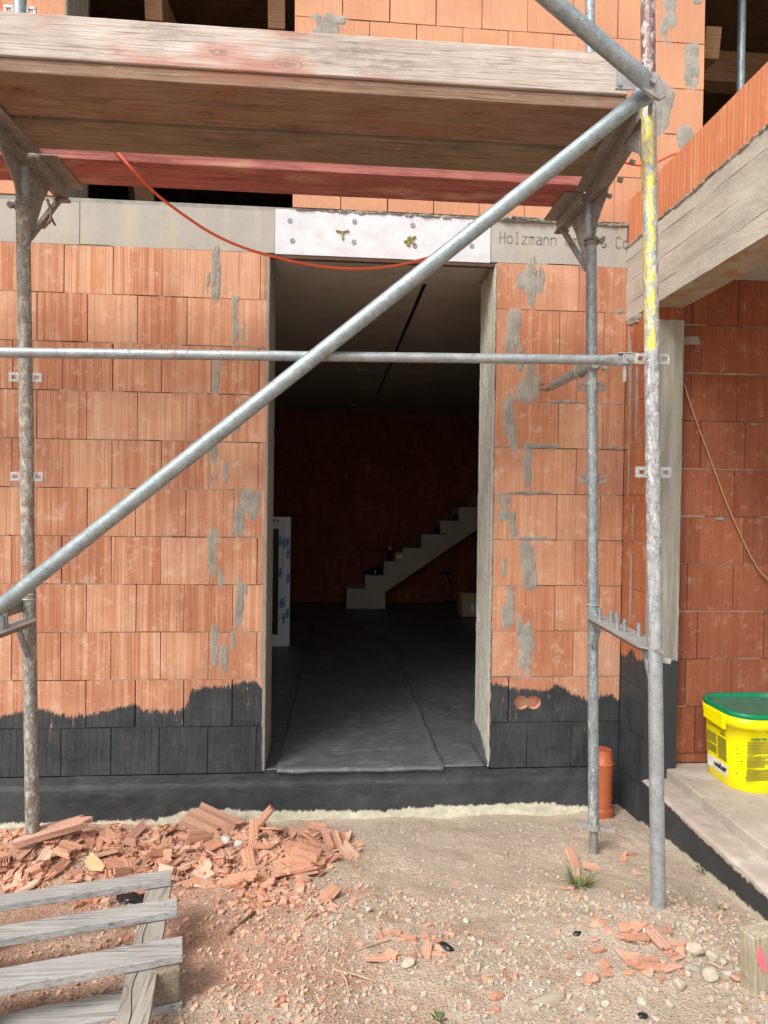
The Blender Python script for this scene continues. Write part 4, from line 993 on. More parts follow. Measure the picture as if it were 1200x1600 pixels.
# transoms under the deck, consoles to the wall, gussets and collars
DZ = 3.12
def transom(A, B, sgn):
    t = MB(); a = A(3.085)+Vector((0,.0,0)); b = B(3.085)
    a = a+Vector((sgn*-.0, .02, 0)); b = b-Vector((0, .02, 0))
    for dx_ in (-.022, .022): t.bar(a+Vector((dx_,0,.0)), b+Vector((dx_,0,.0)), .005, .058)
    t.bar(a+Vector((0,0,-.027)), b+Vector((0,0,-.027)), .038, .005)
    t.bar(a+Vector((sgn*.055,0,.026)), b+Vector((sgn*.055,0,.026)), .058, .005)
    t.build('deck_transom', M['frame_metal'], scaf)
    for (q, d_) in ((A, 1), (B, -1)):      # gusset plates between post and transom
        g = MB(); c = q(2.95)
        g.prism([q(2.87)+Vector((-.004, d_*.022, 0)), q(3.055)+Vector((-.004, d_*.02, 0)), q(3.055)+Vector((-.004, d_*.19, 0)), q(3.03)+Vector((-.004, d_*.17, 0)), q(2.96)+Vector((-.004, d_*.07, 0))], (.007, 0, 0))
        g.build('gusset', M['frame_metal'], scaf)
transom(FR, RRp, -1); transom(LF, LR, 1)
for k_ in range(3):
    q = FR(3.05)+(RRp(3.05)-FR(3.05))*(.35+.2*k_); t = MB(); t.tube([q+Vector((.02,0,-.025)), q+Vector((.038,0,-.03))], .010, 8); t.build('bolt', M['frame_metal'], scaf)
def console(B, sgn, x_off):
    c = MB(); q = B(3.085)+Vector((x_off, 0, 0)); e = q+Vector((0, .30, 0))
    c.bar(q+Vector((0,-.01,0)), e, .05, .05); c.bar(q+Vector((sgn*.05,.0,.029)), e+Vector((sgn*.05,0,.029)), .085, .006); c.build('console', M['frame_metal'], scaf, bevel=.002)
    s1 = MB(); s1.bar(e+Vector((0,-.02,-.02)), B(2.78)+Vector((x_off*.2, .03, 0)), .024, .018); s1.build('console_strut', M['frame_metal'], scaf, bevel=.001)
    g = MB(); g.prism([B(2.72)+Vector((sgn*.006, .015, 0)), B(3.06)+Vector((sgn*.006, .015, 0)), B(3.06)+Vector((sgn*.03, .18, 0)), B(2.97)+Vector((sgn*.03, .11, 0))], (.006, 0, 0))
    g.build('gusset', M['frame_metal'], scaf)
    c2 = MB(); h = e+Vector((0,-.012,-.028)); c2.box(h.x-.032, h.x+.032, h.y-.02, h.y+.02, h.z-.006, h.z+.004); c2.tube([h+Vector((-.02,-.0,-.012)), h+Vector((-.02,0,.002))], .008, 8); c2.build('bolt', M['frame_metal'], scaf)
    r_ = MB(); q = B(2.905); r_.ring(q, (0, 0, 1), .027, .0075, 24, 8); r_.ring(q+Vector((0,0,-.018)), (0, 0, 1), .027, .006, 24, 8); r_.tube([q+Vector((sgn*-.045,-.005,-.008)), q+Vector((sgn*-.005,-.036,-.008))], .007, 8)
    r_.tube([q+Vector((-sgn*.04,-.012,-.01)), q+Vector((-sgn*.04,-.026,-.01))], .013, 8); r_.build('collar', M['frame_metal'], scaf, fix=False)
console(RRp, -1, -.034); console(LR, 1, .045)
# rubber hook hanging on the left console
hk = MB(); h = P(76, 318, Y=3.05); e_ = [P(74,312,Y=3.05), P(80,330,Y=3.03), P(79,345,Y=3.0), P(68,356,Y=2.98), P(62,354,Y=2.97)]
hk.tube(e_, .006, 10); hk.tube([P(78,335,Y=3.03), P(86,352,Y=3.03)], .005, 8); hk.build('hook', M['hookm'], scaf, fix=False)
# lower cross plates with pegs
def stepplate(A, B, z, side):
    t = MB(); a = A(z); b = B(z); d = (b-a).normalized(); n_ = Vector((d.y, -d.x, 0))
    c = (a+b)/2; L_ = (b-a).length/2
    pl = [a-d*.03-n_*.012, a+d*.05-n_*.05, b-d*.06-n_*.05, b+d*.03-n_*.012, b+d*.07+n_*.0, b+d*.03+n_*.012, b-d*.04+n_*.05, a+d*.06+n_*.05, a-d*.03+n_*.012, a-d*.07]
    t.prism([Vector((v.x, v.y, z)) for v in pl], (0, 0, .006)); o = t.build('cross_plate', M['plate_metal'], scaf)
    k = MB(); k.bar(a+d*.02-Vector((0,0,.012)), b-d*.02-Vector((0,0,.012)), .045, .022); k.build('cross_rail', M['frame_metal'], o)
    for i, (f_, s_) in enumerate(((.22,.6),(.30,-.4),(.36,-.7),(.52,.5),(.60,.2),(.72,-.6))):
        q = a+(b-a)*f_+n_*.03*s_; pg = MB(); pg.tube([Vector((q.x,q.y,z+.006)), Vector((q.x-.002,q.y,z+.058))], .0085, 12); pg.build('peg', M['bolt'], o)
    for (q, e, s_) in ((A, 1, 1), (B, -1, 1)):
        k = MB(); k.tube([q(z-.145)+d*.02*e, q(z-.005)+d*.10*e], .0125, 12); k.build('knee_brace', M['post_rear'], o)
zr = P(925, 962, Y=2.95).z
stepplate(RRp, FR, zr, 1)
zl = P(45, 968, Y=2.86).z; stepplate(LR, LF, zl, -1)
up_ = MB(); a = LR(zl+.06); b = LF(zl+.06)
up_.bar(a+Vector((-.02,-.02,0)), b+Vector((-.02,.02,0)), .006, .05); up_.build('toe_bracket', M['frame_metal'], scaf)
for (q_, z_) in ((LR, zl+.105), (LR, zl+.085), (RRp, zr+.05)):
    r_ = MB(); r_.ring(q_(z_), (0,0,1), .026, .004, 24, 6); r_.build('collar', M['plate_metal'], scaf, fix=False)
kn = MB(); q = FR(zr-.03); kn.bar(q+Vector((.0,.0,0)), q+Vector((.055,-.0,-.012)), .016, .02); kn.build('latch', M['plate_metal'], scaf, bevel=.002)
# wall tie with clamp and hook
q0 = RRp(Z_(925, 575, 2.95)); t1 = P(862, 603, Y=3.28); t0 = P(930, 568, Y=2.90)
wt = MB(); wt.tube([t0, t0+(t1-t0)*.5, t1], .0225, 20); wt.build('wall_tie', M['plate_metal'], scaf, fix=False)
hk = MB(); hk.tube([t1, t1+(t1-t0)*.10+Vector((0,0,-.01)), P(846,608,Y=3.40), P(843,602,Y=3.42), P(850,600,Y=3.42)], [.016,.009,.007,.007,.006], 10); hk.build('hook', M['hookm'], scaf, fix=False)
cl = MB(); cq = t0+(t1-t0)*.33; cl.ring(cq, (t1-t0), .027, .006, 24, 8); cl.ring(q0+Vector((0,0,.0)), (0,0,1), .029, .007, 24, 8); cl.tube([q0+Vector((.02,-.03,-.004)), q0+Vector((.07,-.02,-.004))], .006, 8); cl.tube([q0+Vector((.045,-.02,-.004)), q0+Vector((.058,-.02,-.004))], .012, 6)
cl.build('clamp', M['plate_metal'], scaf, fix=False)

# ------------------------------------------------------------------ planks and toe board (lie on the scaffold)
def yd(px, py, Z=DZ): return P(px, py, Z=Z).y
Ya = 2.326; Yb = yd(0, 180.5); Yc = yd(60, 229); Yd = yd(60, 246); Ye = yd(100, 286.5)
XR, XL = 1.062, -3.6
def plank(name, y0, y1, m, label, x0=XL, x1=XR, z0=DZ, z1=DZ+.046, cat='plank', grp=None):
    t = MB(); NX = 130
    pr_ = [(y0, z0), (y1, z0), (y1, z1), (y0, z1)]
    for i, (sx0, sx1) in enumerate(((x0, x1),)):
        vs = []
        for k in range(NX+1):
            x = sx0+(sx1-sx0)*k/NX; wv = .0012*noise.noise(Vector((x*1.6, y0*9, 0))); w2 = .0012*noise.noise(Vector((x*12, y0*9, 0)))
            for (y, z) in pr_: vs.append((x, y+w2, z+wv))
        t.add(vs, [(k*4+j, k*4+(j+1) % 4, (k+1)*4+(j+1) % 4, (k+1)*4+j) for k in range(NX) for j in range(4)]+[(0,1,2,3), (NX*4+3, NX*4+2, NX*4+1, NX*4)])
    o = t.build(name, m, None, bevel=.004); wpt(o, ((max(sx0, -1.2)+sx1)/2, (y0+y1)/2, z0)) if False else None
    return tag(o, label, cat, grp)
plank('deck_plank', Ya+.004, Yb-.007, M['deck'], 'brown scaffold plank directly behind the toe board, nearest the viewer')
plank('deck_plank', Yb+.007, Yc, M['deck2'], 'olive-brown stained scaffold plank between the front plank and the red plank', z0=DZ-.007, z1=DZ+.040)
plank('deck_plank', Yd, Ye, M['deck_red'], 'red-painted scaffold plank at the back of the deck, closest to the wall', x1=RRp(3.1).x-.03, x0=LR(3.1).x+.036)
plank('deck_plank', Yd, Ye, M['deck_red'], 'short end of the red-painted plank left of the left post', x1=LR(3.1).x-.04, x0=-3.6)
tb_ = P(960, 97, Y=2.35).z; 
toe = plank('toe_board', 2.320, 2.350, M['toe'], 'weathered grey toe board with reddish knots along the scaffold edge', z0=3.168, z1=3.313, x1=P(982, 120, Y=2.32).x, cat='toe board')
ep = MB(); xa, xb = P(961, 120, Y=2.32).x, P(1000, 120, Y=2.32).x
ep.box(xa, xb, 2.3165, 2.3215, 3.185, 3.285); eo = ep.build('end_plate', M['plate_metal'], toe, bevel=.001)
for (a, b) in ((.016,.085),(.045,.050),(.016,.015)):
    k = MB(); k.tube([(xa+a, 2.312, 3.185+b), (xa+a, 2.318, 3.185+b)], .008, 12); k.build('rivet', M['bolt'], eo)

# ------------------------------------------------------------------ cables and pipe
cb_ = MB(); ptsc = [(160,212,2.885),(180,234,2.885),(213,272,2.895),(250,308,3.03),(290,338,3.06),(330,364,3.10),(375,385,3.14),(420,399,3.18),(470,411,3.22),(515,418,3.25),(560,420,3.25),(605,417,3.25),(650,408,3.22),(690,394,3.2),(740,362,3.16),(790,325,3.12),(840,285,3.1),(885,245,3.3),(930,236,3.35),(960,248,3.4),(985,256,3.45),(1010,258,3.46),(1035,249,3.46),(1052,241,3.45),(1070,238,3.45)]
P3 = [P(a, b, Y=c) for a, b, c in ptsc]
def smooth(pts, k=5):
    out = []
    for i in range(len(pts)-1):
        p0, p1, p2, p3 = pts[max(i-1,0)], pts[i], pts[i+1], pts[min(i+2, len(pts)-1)]
        for j in range(k):
            t = j/k; out.append(.5*((2*p1)+(p2-p0)*t+(2*p0-5*p1+4*p2-p3)*t*t+(3*p1-p0-3*p2+p3)*t*t*t))
    return out+[pts[-1]]
cb_.tube(smooth(P3), .0068, 10); co_ = cb_.build('cable', M['cable'], fix=False); tag(co_, 'orange-red cable drooping from the scaffold deck across the top of the doorway', 'cable')
c3 = MB(); c3.tube(smooth([P(-40,-60,Y=3.5), P(0,5,Y=3.5), P(18,30,Y=3.5), P(30,55,Y=3.5)]), .0062, 8); o = c3.build('cable', M['cable'], fix=False); tag(o, 'short piece of orange-red cable at the top left above the toe board', 'cable')
c4 = MB(); c4.tube(smooth([P(1068,598,Y=3.338), P(1085,650,Y=3.336), P(1108,712,Y=3.337), P(1135,785,Y=3.335), P(1160,842,Y=3.337), P(1178,878,Y=3.336), P(1200,905,Y=3.33), P(1260,940,Y=3.33)]), .0045, 8)
o = c4.build('cable', M['tan'], fix=False); tag(o, 'thin tan cable running diagonally down the porch wall', 'cable')
pq = P(941, 1280, Y=3.42); X0, Y0p = pq.x, 3.42
pipe = thing('drain_pipe', 'orange plastic drain pipe with cap standing in the corner behind the rear post', 'pipe', (X0, Y0p, .03))
zt = P(941, 1192, Y=3.42).z; zs1 = P(941, 1262, Y=3.42).z
k = MB(); k.tube([(X0, Y0p, zs1-.0), (X0, Y0p, zt)], .051, 32); k.build('pipe_body', M['pipe'], pipe, fix=False)
k = MB(); k.tube([(X0, Y0p, 0), (X0, Y0p, zs1-.012), (X0, Y0p, zs1), (X0, Y0p, zs1+.008)], [.058,.058,.061,.055], 32); k.build('socket', M['pipe'], pipe, fix=False)
k = MB(); k.tube([(X0, Y0p, zt), (X0, Y0p, zt+.006), (X0, Y0p, zt+.007), (X0, Y0p, zt+.06), (X0, Y0p, zt+.075)], [.055,.055,.047,.046,.041], 32); k.build('cap', M['pipe'], pipe, fix=False)
k = MB(); k.tube([(X0-.035, Y0p-.02, zt+.0745), (X0-.03, Y0p-.02, zt+.083)], .012, 12); k.build('knob', M['pipe'], pipe, fix=False)
k = MB()
for a, b in ((.03,.22),(.032,.17),(.028,.12),(.034,.07)): blob(k, X0+a, zt-b+.03, .012, .02, plane=Y0p-.0475, seed=int(a*1000+b*100), th=.002, nseg=14, nring=2)
k.build('bitumen_spot', M['ink'], pipe, fix=False)

# ------------------------------------------------------------------ bucket
BZ = .3535; BT = P(1150, 1117, Y=2.96).z
bx0, by0, by1 = 1.900, 2.945, 3.322; bx1 = 2.36; bcx, bcy, bhx, bhy = (bx0+bx1)/2, (by0+by1)/2, (bx1-bx0)/2, (by1-by0)/2
bucket = thing('bucket', 'bright yellow plastic bucket with dark green lid standing on the porch slab', 'bucket', (bcx, bcy, BZ))
def rr(sc_, z, r=.115, off=0., n=10):
    hx, hy = bhx*sc_+off, bhy*sc_+off; r = min(r, hy-.01); o = []
    for (sx_, sy_, a0) in ((1,1,0),(-1,1,90),(-1,-1,180),(1,-1,270)):
        for i in range(n+1):
            q = R(a0+90*i/n); o.append(Vector((bcx+sx_*(hx-r)+r*math.cos(q), bcy+sy_*(hy-r)+r*math.sin(q), z)))
    return o
def loft(mbx, rings, cap0=True, cap1=True, smooth_=True):
    n = len(rings[0]); vs = [v for r_ in rings for v in r_]
    mbx.add(vs, [(j*n+i, j*n+(i+1) % n, (j+1)*n+(i+1) % n, (j+1)*n+i) for j in range(len(rings)-1) for i in range(n)], smooth_)
    if cap0: mbx.add(rings[0], [tuple(reversed(range(n)))])
    if cap1: mbx.add(rings[-1], [tuple(range(n))])
Hb = BT-BZ
def scz(z): return .90+.07*(z-BZ)/Hb
k = MB(); loft(k, [rr(.885, BZ), rr(.90, BZ+.012)] + [rr(scz(z), z) for z in (BZ+.013, BZ+Hb*.3, BZ+Hb*.6, BZ+Hb*.8)]+[rr(.975, BZ+Hb*.80+.001), rr(1., BZ+Hb*.81), rr(1.005, BZ+Hb*.93), rr(.985, BZ+Hb*.935)])
bo = k.build('bucket_body', M['yellow'], bucket, fix=False)
k = MB(); loft(k, [rr(.985, BZ+Hb*.93), rr(1.0, BZ+Hb*.945), rr(1.0, BZ+Hb*.985), rr(.985, BT), rr(.94, BT), rr(.925, BT-.006), rr(.91, BT-.022)], cap1=False)
lid = k.build('lid', M['green'], bucket, fix=False)
k = MB(); loft(k, [rr(.912, BT-.023), rr(.90, BT-.020)]); k.build('lid_panel', M['lid_dust'], lid, fix=False)
tb2 = MB(); tb2.prism([(bx0-.012, by0+.10, BZ+Hb*.93), (bx0-.012, by1-.11, BZ+Hb*.93), (bx0-.012, by1-.11, BZ+Hb*.77), (bx0-.012, by0+.10, BZ+Hb*.74)], (.02, 0, 0)); tb2.build('pull_tab', M['yellow'], bucket, bevel=.004)
# printed panels on the left flank and the front, following the tapered wall
def lx_(z): return bcx-bhx*scz(z)-.0012
def fy_(z): return bcy-bhy*scz(z)-.0012
def left_panel(a0, a1, t0, t1, m, nm, parent=bo, th=.0012, e=0.):
    z0, z1 = BZ+Hb*t0, BZ+Hb*t1; k = MB(); k.prism([(lx_(z0)-e, a0, z0), (lx_(z0)-e, a1, z0), (lx_(z1)-e, a1, z1), (lx_(z1)-e, a0, z1)], (th, 0, 0)); return k.build(nm, m, parent)
def front_panel(a0, a1, t0, t1, m, nm, parent=bo, e=0.):
    z0, z1 = BZ+Hb*t0, BZ+Hb*t1; k = MB(); k.prism([(a0, fy_(z0)-e, z0), (a1, fy_(z0)-e, z0), (a1, fy_(z1)-e, z1), (a0, fy_(z1)-e, z1)], (0, .0012, 0)); return k.build(nm, m, parent)
ly0, ly1 = by0+.125, by1-.105
left_panel(ly0-.02, ly1, .12, .27, M['white'], 'white_strip')
text_obj('weber', .040, mtx((lx_(BZ+Hb*.2)-.0016, ly0+.035, BZ+Hb*.205), (0,-1,-.0), (0,0,1)), M['ink'], bo, bold=.0012, name='printed_word')
left_panel(ly0-.015, ly0+.055, .31, .60, M['olive'], 'text_block'); left_panel(ly0+.065, ly1, .33, .44, M['olive'], 'text_block'); left_panel(ly0+.065, ly1, .46, .60, M['olive'], 'text_block')
left_panel(ly0-.01, ly1-.02, .69, .705, M['olive'], 'text_line'); left_panel(ly0-.01, ly0+.03, .63, .67, M['olive'], 'text_block')
fx0 = P(1166, 1160, Y=2.965).x
text_obj('weber.tec Superflex', .020, mtx((fx0+.095, fy_(BZ+Hb*.7)-.0016, BZ+Hb*.70), (1,0,0), (0,0,1)), M['greenprint'], bo, name='printed_word', bold=.0006)
rr2 = random.Random(4); t = .67
for blk in (9, 8, 8):
    for i in range(blk):
        front_panel(fx0, fx0+.20*(rr2.choice([1, 1, .95, .6, .45, .8])), t-.0165, t-.004, M['olive'], 'text_line'); t -= .0185
    t -= .02
rr3 = random.Random(9)
for i in range(14):
    px_, t_ = rr3.uniform(fx0-.05, fx0+.2), rr3.uniform(.2, .95); z_ = BZ+Hb*t_
    yy_ = (bcy-bhy*(1.005 if t_ > .81 else scz(z_))-.0005); k = MB(); blob(k, px_, z_, rr3.uniform(.003, .011), rr3.uniform(.003, .007), plane=yy_, seed=i, th=.001, nseg=12, nring=2); k.build('bitumen_spot', M['ink'], bo, fix=False)

# ================================================================== RUBBLE
rg = random.Random(21)
def shard_mesh(kind, seed):
    r = random.Random(seed); b = MB()
    L_, Wd, th = 1.0, r.uniform(.35, .80), r.uniform(.055, .105)
    n = r.randint(5, 8)
    sl0, sl1 = r.uniform(-.28, .28), r.uniform(-.28, .28)
    def layer(z0, z1, shrink=0., jag=.11):
        xs = [(-.5+i/n)*Wd for i in range(n+1)]
        e0 = [-.5*L_+sl0*(x/Wd)+r.uniform(-jag, jag)+shrink for x in xs]; e1 = [.5*L_+sl1*(x/Wd)+r.uniform(-jag, jag)-shrink*r.uniform(0, 2) for x in xs]
        rib = [r.uniform(-.010, .010)+(.018 if i % 2 else 0) for i in range(n+1)]; bw_ = r.uniform(-.05, .05)
        vs = []
        for i, x in enumerate(xs):
            bend = bw_*(2*x/Wd)**2
            vs += [(x, e0[i], z0+bend), (x, e1[i], z0+bend), (x, e1[i], z1+bend+rib[i]), (x, e0[i], z1+bend+rib[i])]
        fs = [(0,1,2,3), (n*4+3, n*4+2, n*4+1, n*4)]
        for i in range(n):
            for j in range(4): fs.append((i*4+j, (i+1)*4+j, (i+1)*4+(j+1) % 4, i*4+(j+1) % 4))
        b.add(vs, fs)
    layer(0, th)
    if kind == 'hollow':
        layer(.24, .24+th, .05, .10)
        for f_ in (-.38, 0., .36): b.box(Wd*f_-.04, Wd*f_+.04, -.42+r.uniform(0, .1), .40-r.uniform(0, .15), th, .245)
    if kind == 'fins':
        k = r.randint(3, 5)
        for i in range(k):
            x = (-.42+.84*i/(k-1))*Wd; b.box(x-.03, x+.03, -.45+r.uniform(0, .15), .42-r.uniform(0, .2), th*.8, th+r.uniform(.10, .26))
    import bmesh
    me = b.mesh('brick_shard', M['shard']); bm = bmesh.new(); bm.from_mesh(me); bmesh.ops.recalc_face_normals(bm, faces=bm.faces)
    for v in bm.verts: v.co += Vector((noise.noise(v.co*3+Vector((seed, 0, 0))), noise.noise(v.co*3+Vector((0, seed, 0))), .4*noise.noise(v.co*4+Vector((0, 0, seed)))))*.05
    c = sum((v.co for v in bm.verts), Vector())/len(bm.verts)
    for v in bm.verts: v.co -= Vector((c.x, c.y, c.z))
    bm.to_mesh(me); bm.free(); return me
def rock_mesh(name, m, seed, flat=.6, sub=2, rough_=.35):
    import bmesh
    bm = bmesh.new(); bmesh.ops.create_icosphere(bm, subdivisions=sub, radius=.5)
    r = random.Random(seed); pl = [(Vector((r.gauss(0,1), r.gauss(0,1), r.gauss(0,1))).normalized(), r.uniform(.24, .42)) for _ in range(9)]
    for v in bm.verts:
        p = v.co.copy()
        for n_, d in pl:
            k = p.dot(n_)-d
            if k > 0: p -= n_*k
        p += p.normalized()*rough_*.12*noise.noise(v.co*4+Vector((seed, seed, 0)))
        v.co = Vector((p.x*1.15, p.y*.85, p.z*flat*1.2))
    me = bpy.data.meshes.new(name); bm.to_mesh(me); bm.free(); me.materials.append(m); return me
SH = [shard_mesh(k, i+1) for i, k in enumerate(['plate']*9+['fins']*4+['hollow']*4)]
RK = [rock_mesh('stone', M['stone'], i+40) for i in range(9)]
BR = [rock_mesh('brick_lump', M['shard'], i+80, .55) for i in range(6)]
PR = [rock_mesh('pale_stone', M['pale_stone'], i+120) for i in range(3)]
def put(me, name, px, py, size, tilt, label, cat, grp=None, lift=.3, rz=None, sx_=1., pos=None, nrm=None):
    p = pos if pos is not None else on_ground(px, py)
    o = bpy.data.objects.new(name, me); COL.objects.link(o)
    o.rotation_euler = (rg.uniform(-tilt, tilt), rg.uniform(-tilt, tilt), rg.uniform(0, 6.28) if rz is None else rz)
    o.scale = (size*sx_, size, size*rg.uniform(.8, 1.15)); o.location = p+Vector((0, 0, size*lift))
    return tag(o, label, cat, grp)
G1, L1 = 'broken brick shards heaped in the pile', 'broken orange clay brick shard heaped in the pile left of the doorway'
def pile_label(kind, px, py, size):
    top = lerp_tab([(0,1312),(110,1292),(300,1278),(480,1292),(555,1306)], px); bot = lerp_tab([(0,1400),(280,1380),(420,1400),(560,1335)], px)
    t = (py-top)/max(1, bot-top); row = 'on top' if t < .33 else ('midway up' if t < .66 else 'at the foot')
    zone = 'at far left' if px < 40 else 'beside the left post' if px < 110 else 'behind the pale wood chip' if px < 190 else 'above the pallet end' if px < 270 else 'left of the white plaster' if px < 335 else 'around the white plaster' if px < 400 else 'right of the upright slab' if px < 470 else 'at its right tip'
    sz = 'large' if size > .095 else ('middling' if size > .06 else 'small')
    row = {'on top': 'topmost', 'midway up': 'midway up', 'at the foot': 'at the foot'}[row]; zone += {0: '', 1: ', nearer its left'}[int(px/18) % 2]
    return '%s %s brick shard, %s, %s' % (sz, kind, row, zone)
def ground_label(kind, px, py):
    zx = 'left of the doorway' if px < 420 else 'before the left door half' if px < 590 else 'before the right door half' if px < 760 else 'before the rear post' if px < 930 else 'left of the front post' if px < 1020 else 'right of the front post' if px < 1110 else 'beside the wooden stake'
    zy = 'upper row' if py < 1430 else ('middle row' if py < 1480 else 'lower row' if py < 1540 else 'bottom row')
    zy = ('far left', 'left', 'middle', 'right', 'far right')[int(px % 90/18)]+' in '+zy
    return '%s lying %s, %s' % (kind, zx, zy)
def pile_ok(px, py):
    top = lerp_tab([(0,1312),(60,1306),(110,1292),(160,1288),(300,1278),(420,1276),(480,1292),(555,1306)], px)
    bot = lerp_tab([(0,1400),(120,1385),(280,1380),(420,1400),(500,1370),(560,1335)], px)
    return top+8 < py < bot
cnt = 0
for i in range(1400):
    px, py = rg.uniform(-20, 562), rg.uniform(1280, 1410)
    if not pile_ok(px, py) or (py > 1368 and rg.random() < .5): continue
    big = rg.random()
    size = rg.uniform(.08, .125) if big > .82 else rg.uniform(.035, .08)
    if px > 500: size *= .8
    ki = rg.randrange(len(SH)); put(SH[ki], 'brick_shard', px, py, size, .55, pile_label('flat' if ki < 9 else 'finned' if ki < 13 else 'hollow', px, py, size), 'brick shard', G1, lift=rg.uniform(.0, .22), sx_=rg.uniform(.7, 1.2)); cnt += 1
    if cnt >= 240: break
G2, L2 = 'loose brick bits scattered on the open ground', 'loose orange brick bit lying on the sandy ground away from the pile'
def scat(n, x0, x1, y0, y1, a, b, meshes, name, lab, cat, grp, tilt=.3, lift=.12):
    for i in range(n):
        px, py, sz_ = rg.uniform(x0, x1), rg.uniform(y0, y1), rg.uniform(a, b); me_ = rg.choice(meshes)
        kd_ = ('small ' if sz_ < .025 else '') + ('whitish stone' if me_ in PR else 'grey stone' if me_ in RK else 'rounded brick lump' if me_ in BR else 'flat brick bit')
        put(me_, name, px, py, sz_, tilt, ground_label(kd_, px, py), cat, grp, lift, sx_=rg.uniform(.7, 1.2))
scat(26, 915, 1065, 1440, 1535, .022, .05, SH+BR, 'brick_shard', L2, 'brick shard', G2)
scat(12, 985, 1060, 1448, 1520, .035, .062, SH, 'brick_shard', L2, 'brick shard', G2)
scat(9, 590, 690, 1450, 1498, .03, .05, SH, 'brick_shard', L2, 'brick shard', G2)
scat(14, 560, 710, 1455, 1500, .02, .045, SH+BR, 'brick_shard', L2, 'brick shard', G2)
scat(20, 290, 1150, 1400, 1600, .014, .032, SH+BR, 'brick_shard', L2, 'brick shard', G2)
scat(10, 880, 1000, 1330, 1400, .02, .05, SH+BR, 'brick_shard', L2, 'brick shard', G2)
scat(26, 300, 560, 1400, 1470, .018, .045, SH, 'brick_shard', '', 'brick shard', G2)
G3, L3 = 'grey stones scattered over the ground', 'small grey stone lying on the sandy ground'
scat(44, 1000, 1200, 1440, 1600, .016, .038, RK, 'stone', L3, 'stone', G3)
scat(46, 500, 1000, 1380, 1600, .012, .03, RK+PR, 'stone', L3, 'stone', G3)
scat(14, 900, 1010, 1400, 1440, .015, .035, RK+PR, 'stone', L3, 'stone', G3)
# the pieces that stand out, each with its own label
def feat(me, name, px, py, size, rz, rx, ry, label, cat, lift=.15, sx_=1., sy=1., sz=1.):
    o = put(me, name, px, py, size, 0, label, cat, None, lift, rz, sx_); o.rotation_euler = (rx, ry, rz); o.scale = (size*sx_, size*sy, size*sz); return o
feat(SH[0], 'brick_slab', 85, 1314, .24, -1.15, .10, .12, 'long sloping brick slab with smooth face on the left of the rubble pile', 'brick slab', .20, .8)
feat(SH[1], 'brick_slab', 328, 1297, .20, 1.25, .28, .0, 'wide ribbed brick slab lying on top of the pile, largest in the heap', 'brick slab', .26, 1.3)
feat(SH[3], 'brick_slab', 396, 1318, .12, .12, .9, .1, 'narrow upright brick slab leaning near the top of the pile', 'brick slab', .35, .7)
feat(SH[5], 'brick_slab', 408, 1298, .15, -.8, .45, -.3, 'pointed brick slab sticking up just below the black plinth', 'brick slab', .35, .6)
feat(SH[11], 'brick_slab', 527, 1324, .14, .35, .35, .1, 'finned brick piece standing at the right end of the rubble pile', 'brick piece', .18, 1.3)
feat(SH[9], 'brick_slab', 478, 1345, .17, 1.3, .2, .0, 'pale flat cracked brick piece at the lower right of the pile', 'brick piece', .16, 1.5)
feat(SH[14], 'hollow_brick_chunk', 105, 1335, .10, 1.2, .1, .2, 'hollow brick chunk with round holes on the left of the pile', 'brick chunk', .22)
feat(SH[15], 'hollow_brick_chunk', 495, 1303, .10, 1.4, .15, -.2, 'hollow brick chunk with two holes near the right end of the pile', 'brick chunk', .25)
feat(SH[2], 'brick_slab', 190, 1322, .12, 1.5, .15, .05, 'rectangular brick piece lying level in the middle of the pile', 'brick piece', .22, .9)
feat(SH[4], 'brick_slab', 515, 1402, .088, -.55, .1, .25, 'dusty pink brick piece lying alone below the right end of the pile', 'brick piece', .16, .9)
feat(SH[6], 'brick_slab', 590, 1503, .066, 1.5, .05, .1, 'longest orange brick piece in the small cluster before the doorway', 'brick piece', .16, .8)
feat(SH[7], 'brick_slab', 668, 1490, .062, -.25, .15, .0, 'upright brick piece beside the black foil scrap', 'brick piece', .18, .9)
feat(SH[8], 'brick_slab', 1028, 1475, .085, .2, .12, .0, 'square-ended orange brick piece right of the cluster by the front post', 'brick piece', .22, .9)
feat(SH[0], 'brick_slab', 992, 1472, .072, 1.6, .1, .0, 'flat orange brick piece left of the square-ended one by the front post', 'brick piece', .20, .9)
feat(SH[10], 'brick_slab', 1012, 1514, .10, 1.52, .1, .0, 'long orange brick strip at the bottom of the cluster by the front post', 'brick piece', .14, .6)
feat(BR[0], 'brick_lump', 775, 1560, .045, .3, 0, 0, 'rounded orange brick lump near the bottom edge', 'brick lump', .2)
feat(BR[2], 'brick_lump', 1150, 1533, .036, .3, 0, 0, 'rounded red-orange brick lump beside the wooden stake', 'brick lump', .3)
feat(SH[2], 'brick_slab', 896, 1352, .095, .4, .75, .2, 'pale orange brick slab propped against the foot of the rear post', 'brick slab', .28, 1.1)
feat(SH[5], 'brick_slab', 925, 1358, .075, 1.5, .3, -.2, 'small brick slab lying under the screw jack of the rear post', 'brick slab', .12, .8)
feat(RK[1], 'stone', 1112, 1533, .066, .9, 0, 0, 'long pale grey stone standing out in the lower right corner', 'stone', .25, .6)
feat(RK[2], 'stone', 1084, 1490, .072, .75, 0, 0, 'long light stone lying diagonally right of the brick cluster', 'stone', .2, .5)
feat(RK[3], 'stone', 1062, 1545, .045, .2, 0, 0, 'angular pale stone left of the long stones in the lower right', 'stone', .3)
feat(PR[0], 'stone', 575, 1424, .026, .3, 0, 0, 'small whitish block alone on the ground in front of the doorway', 'stone', .3)
feat(RK[4], 'stone', 637, 1509, .045, .3, 0, 0, 'grey-green stone with white marks beneath the upright brick piece', 'stone', .3)
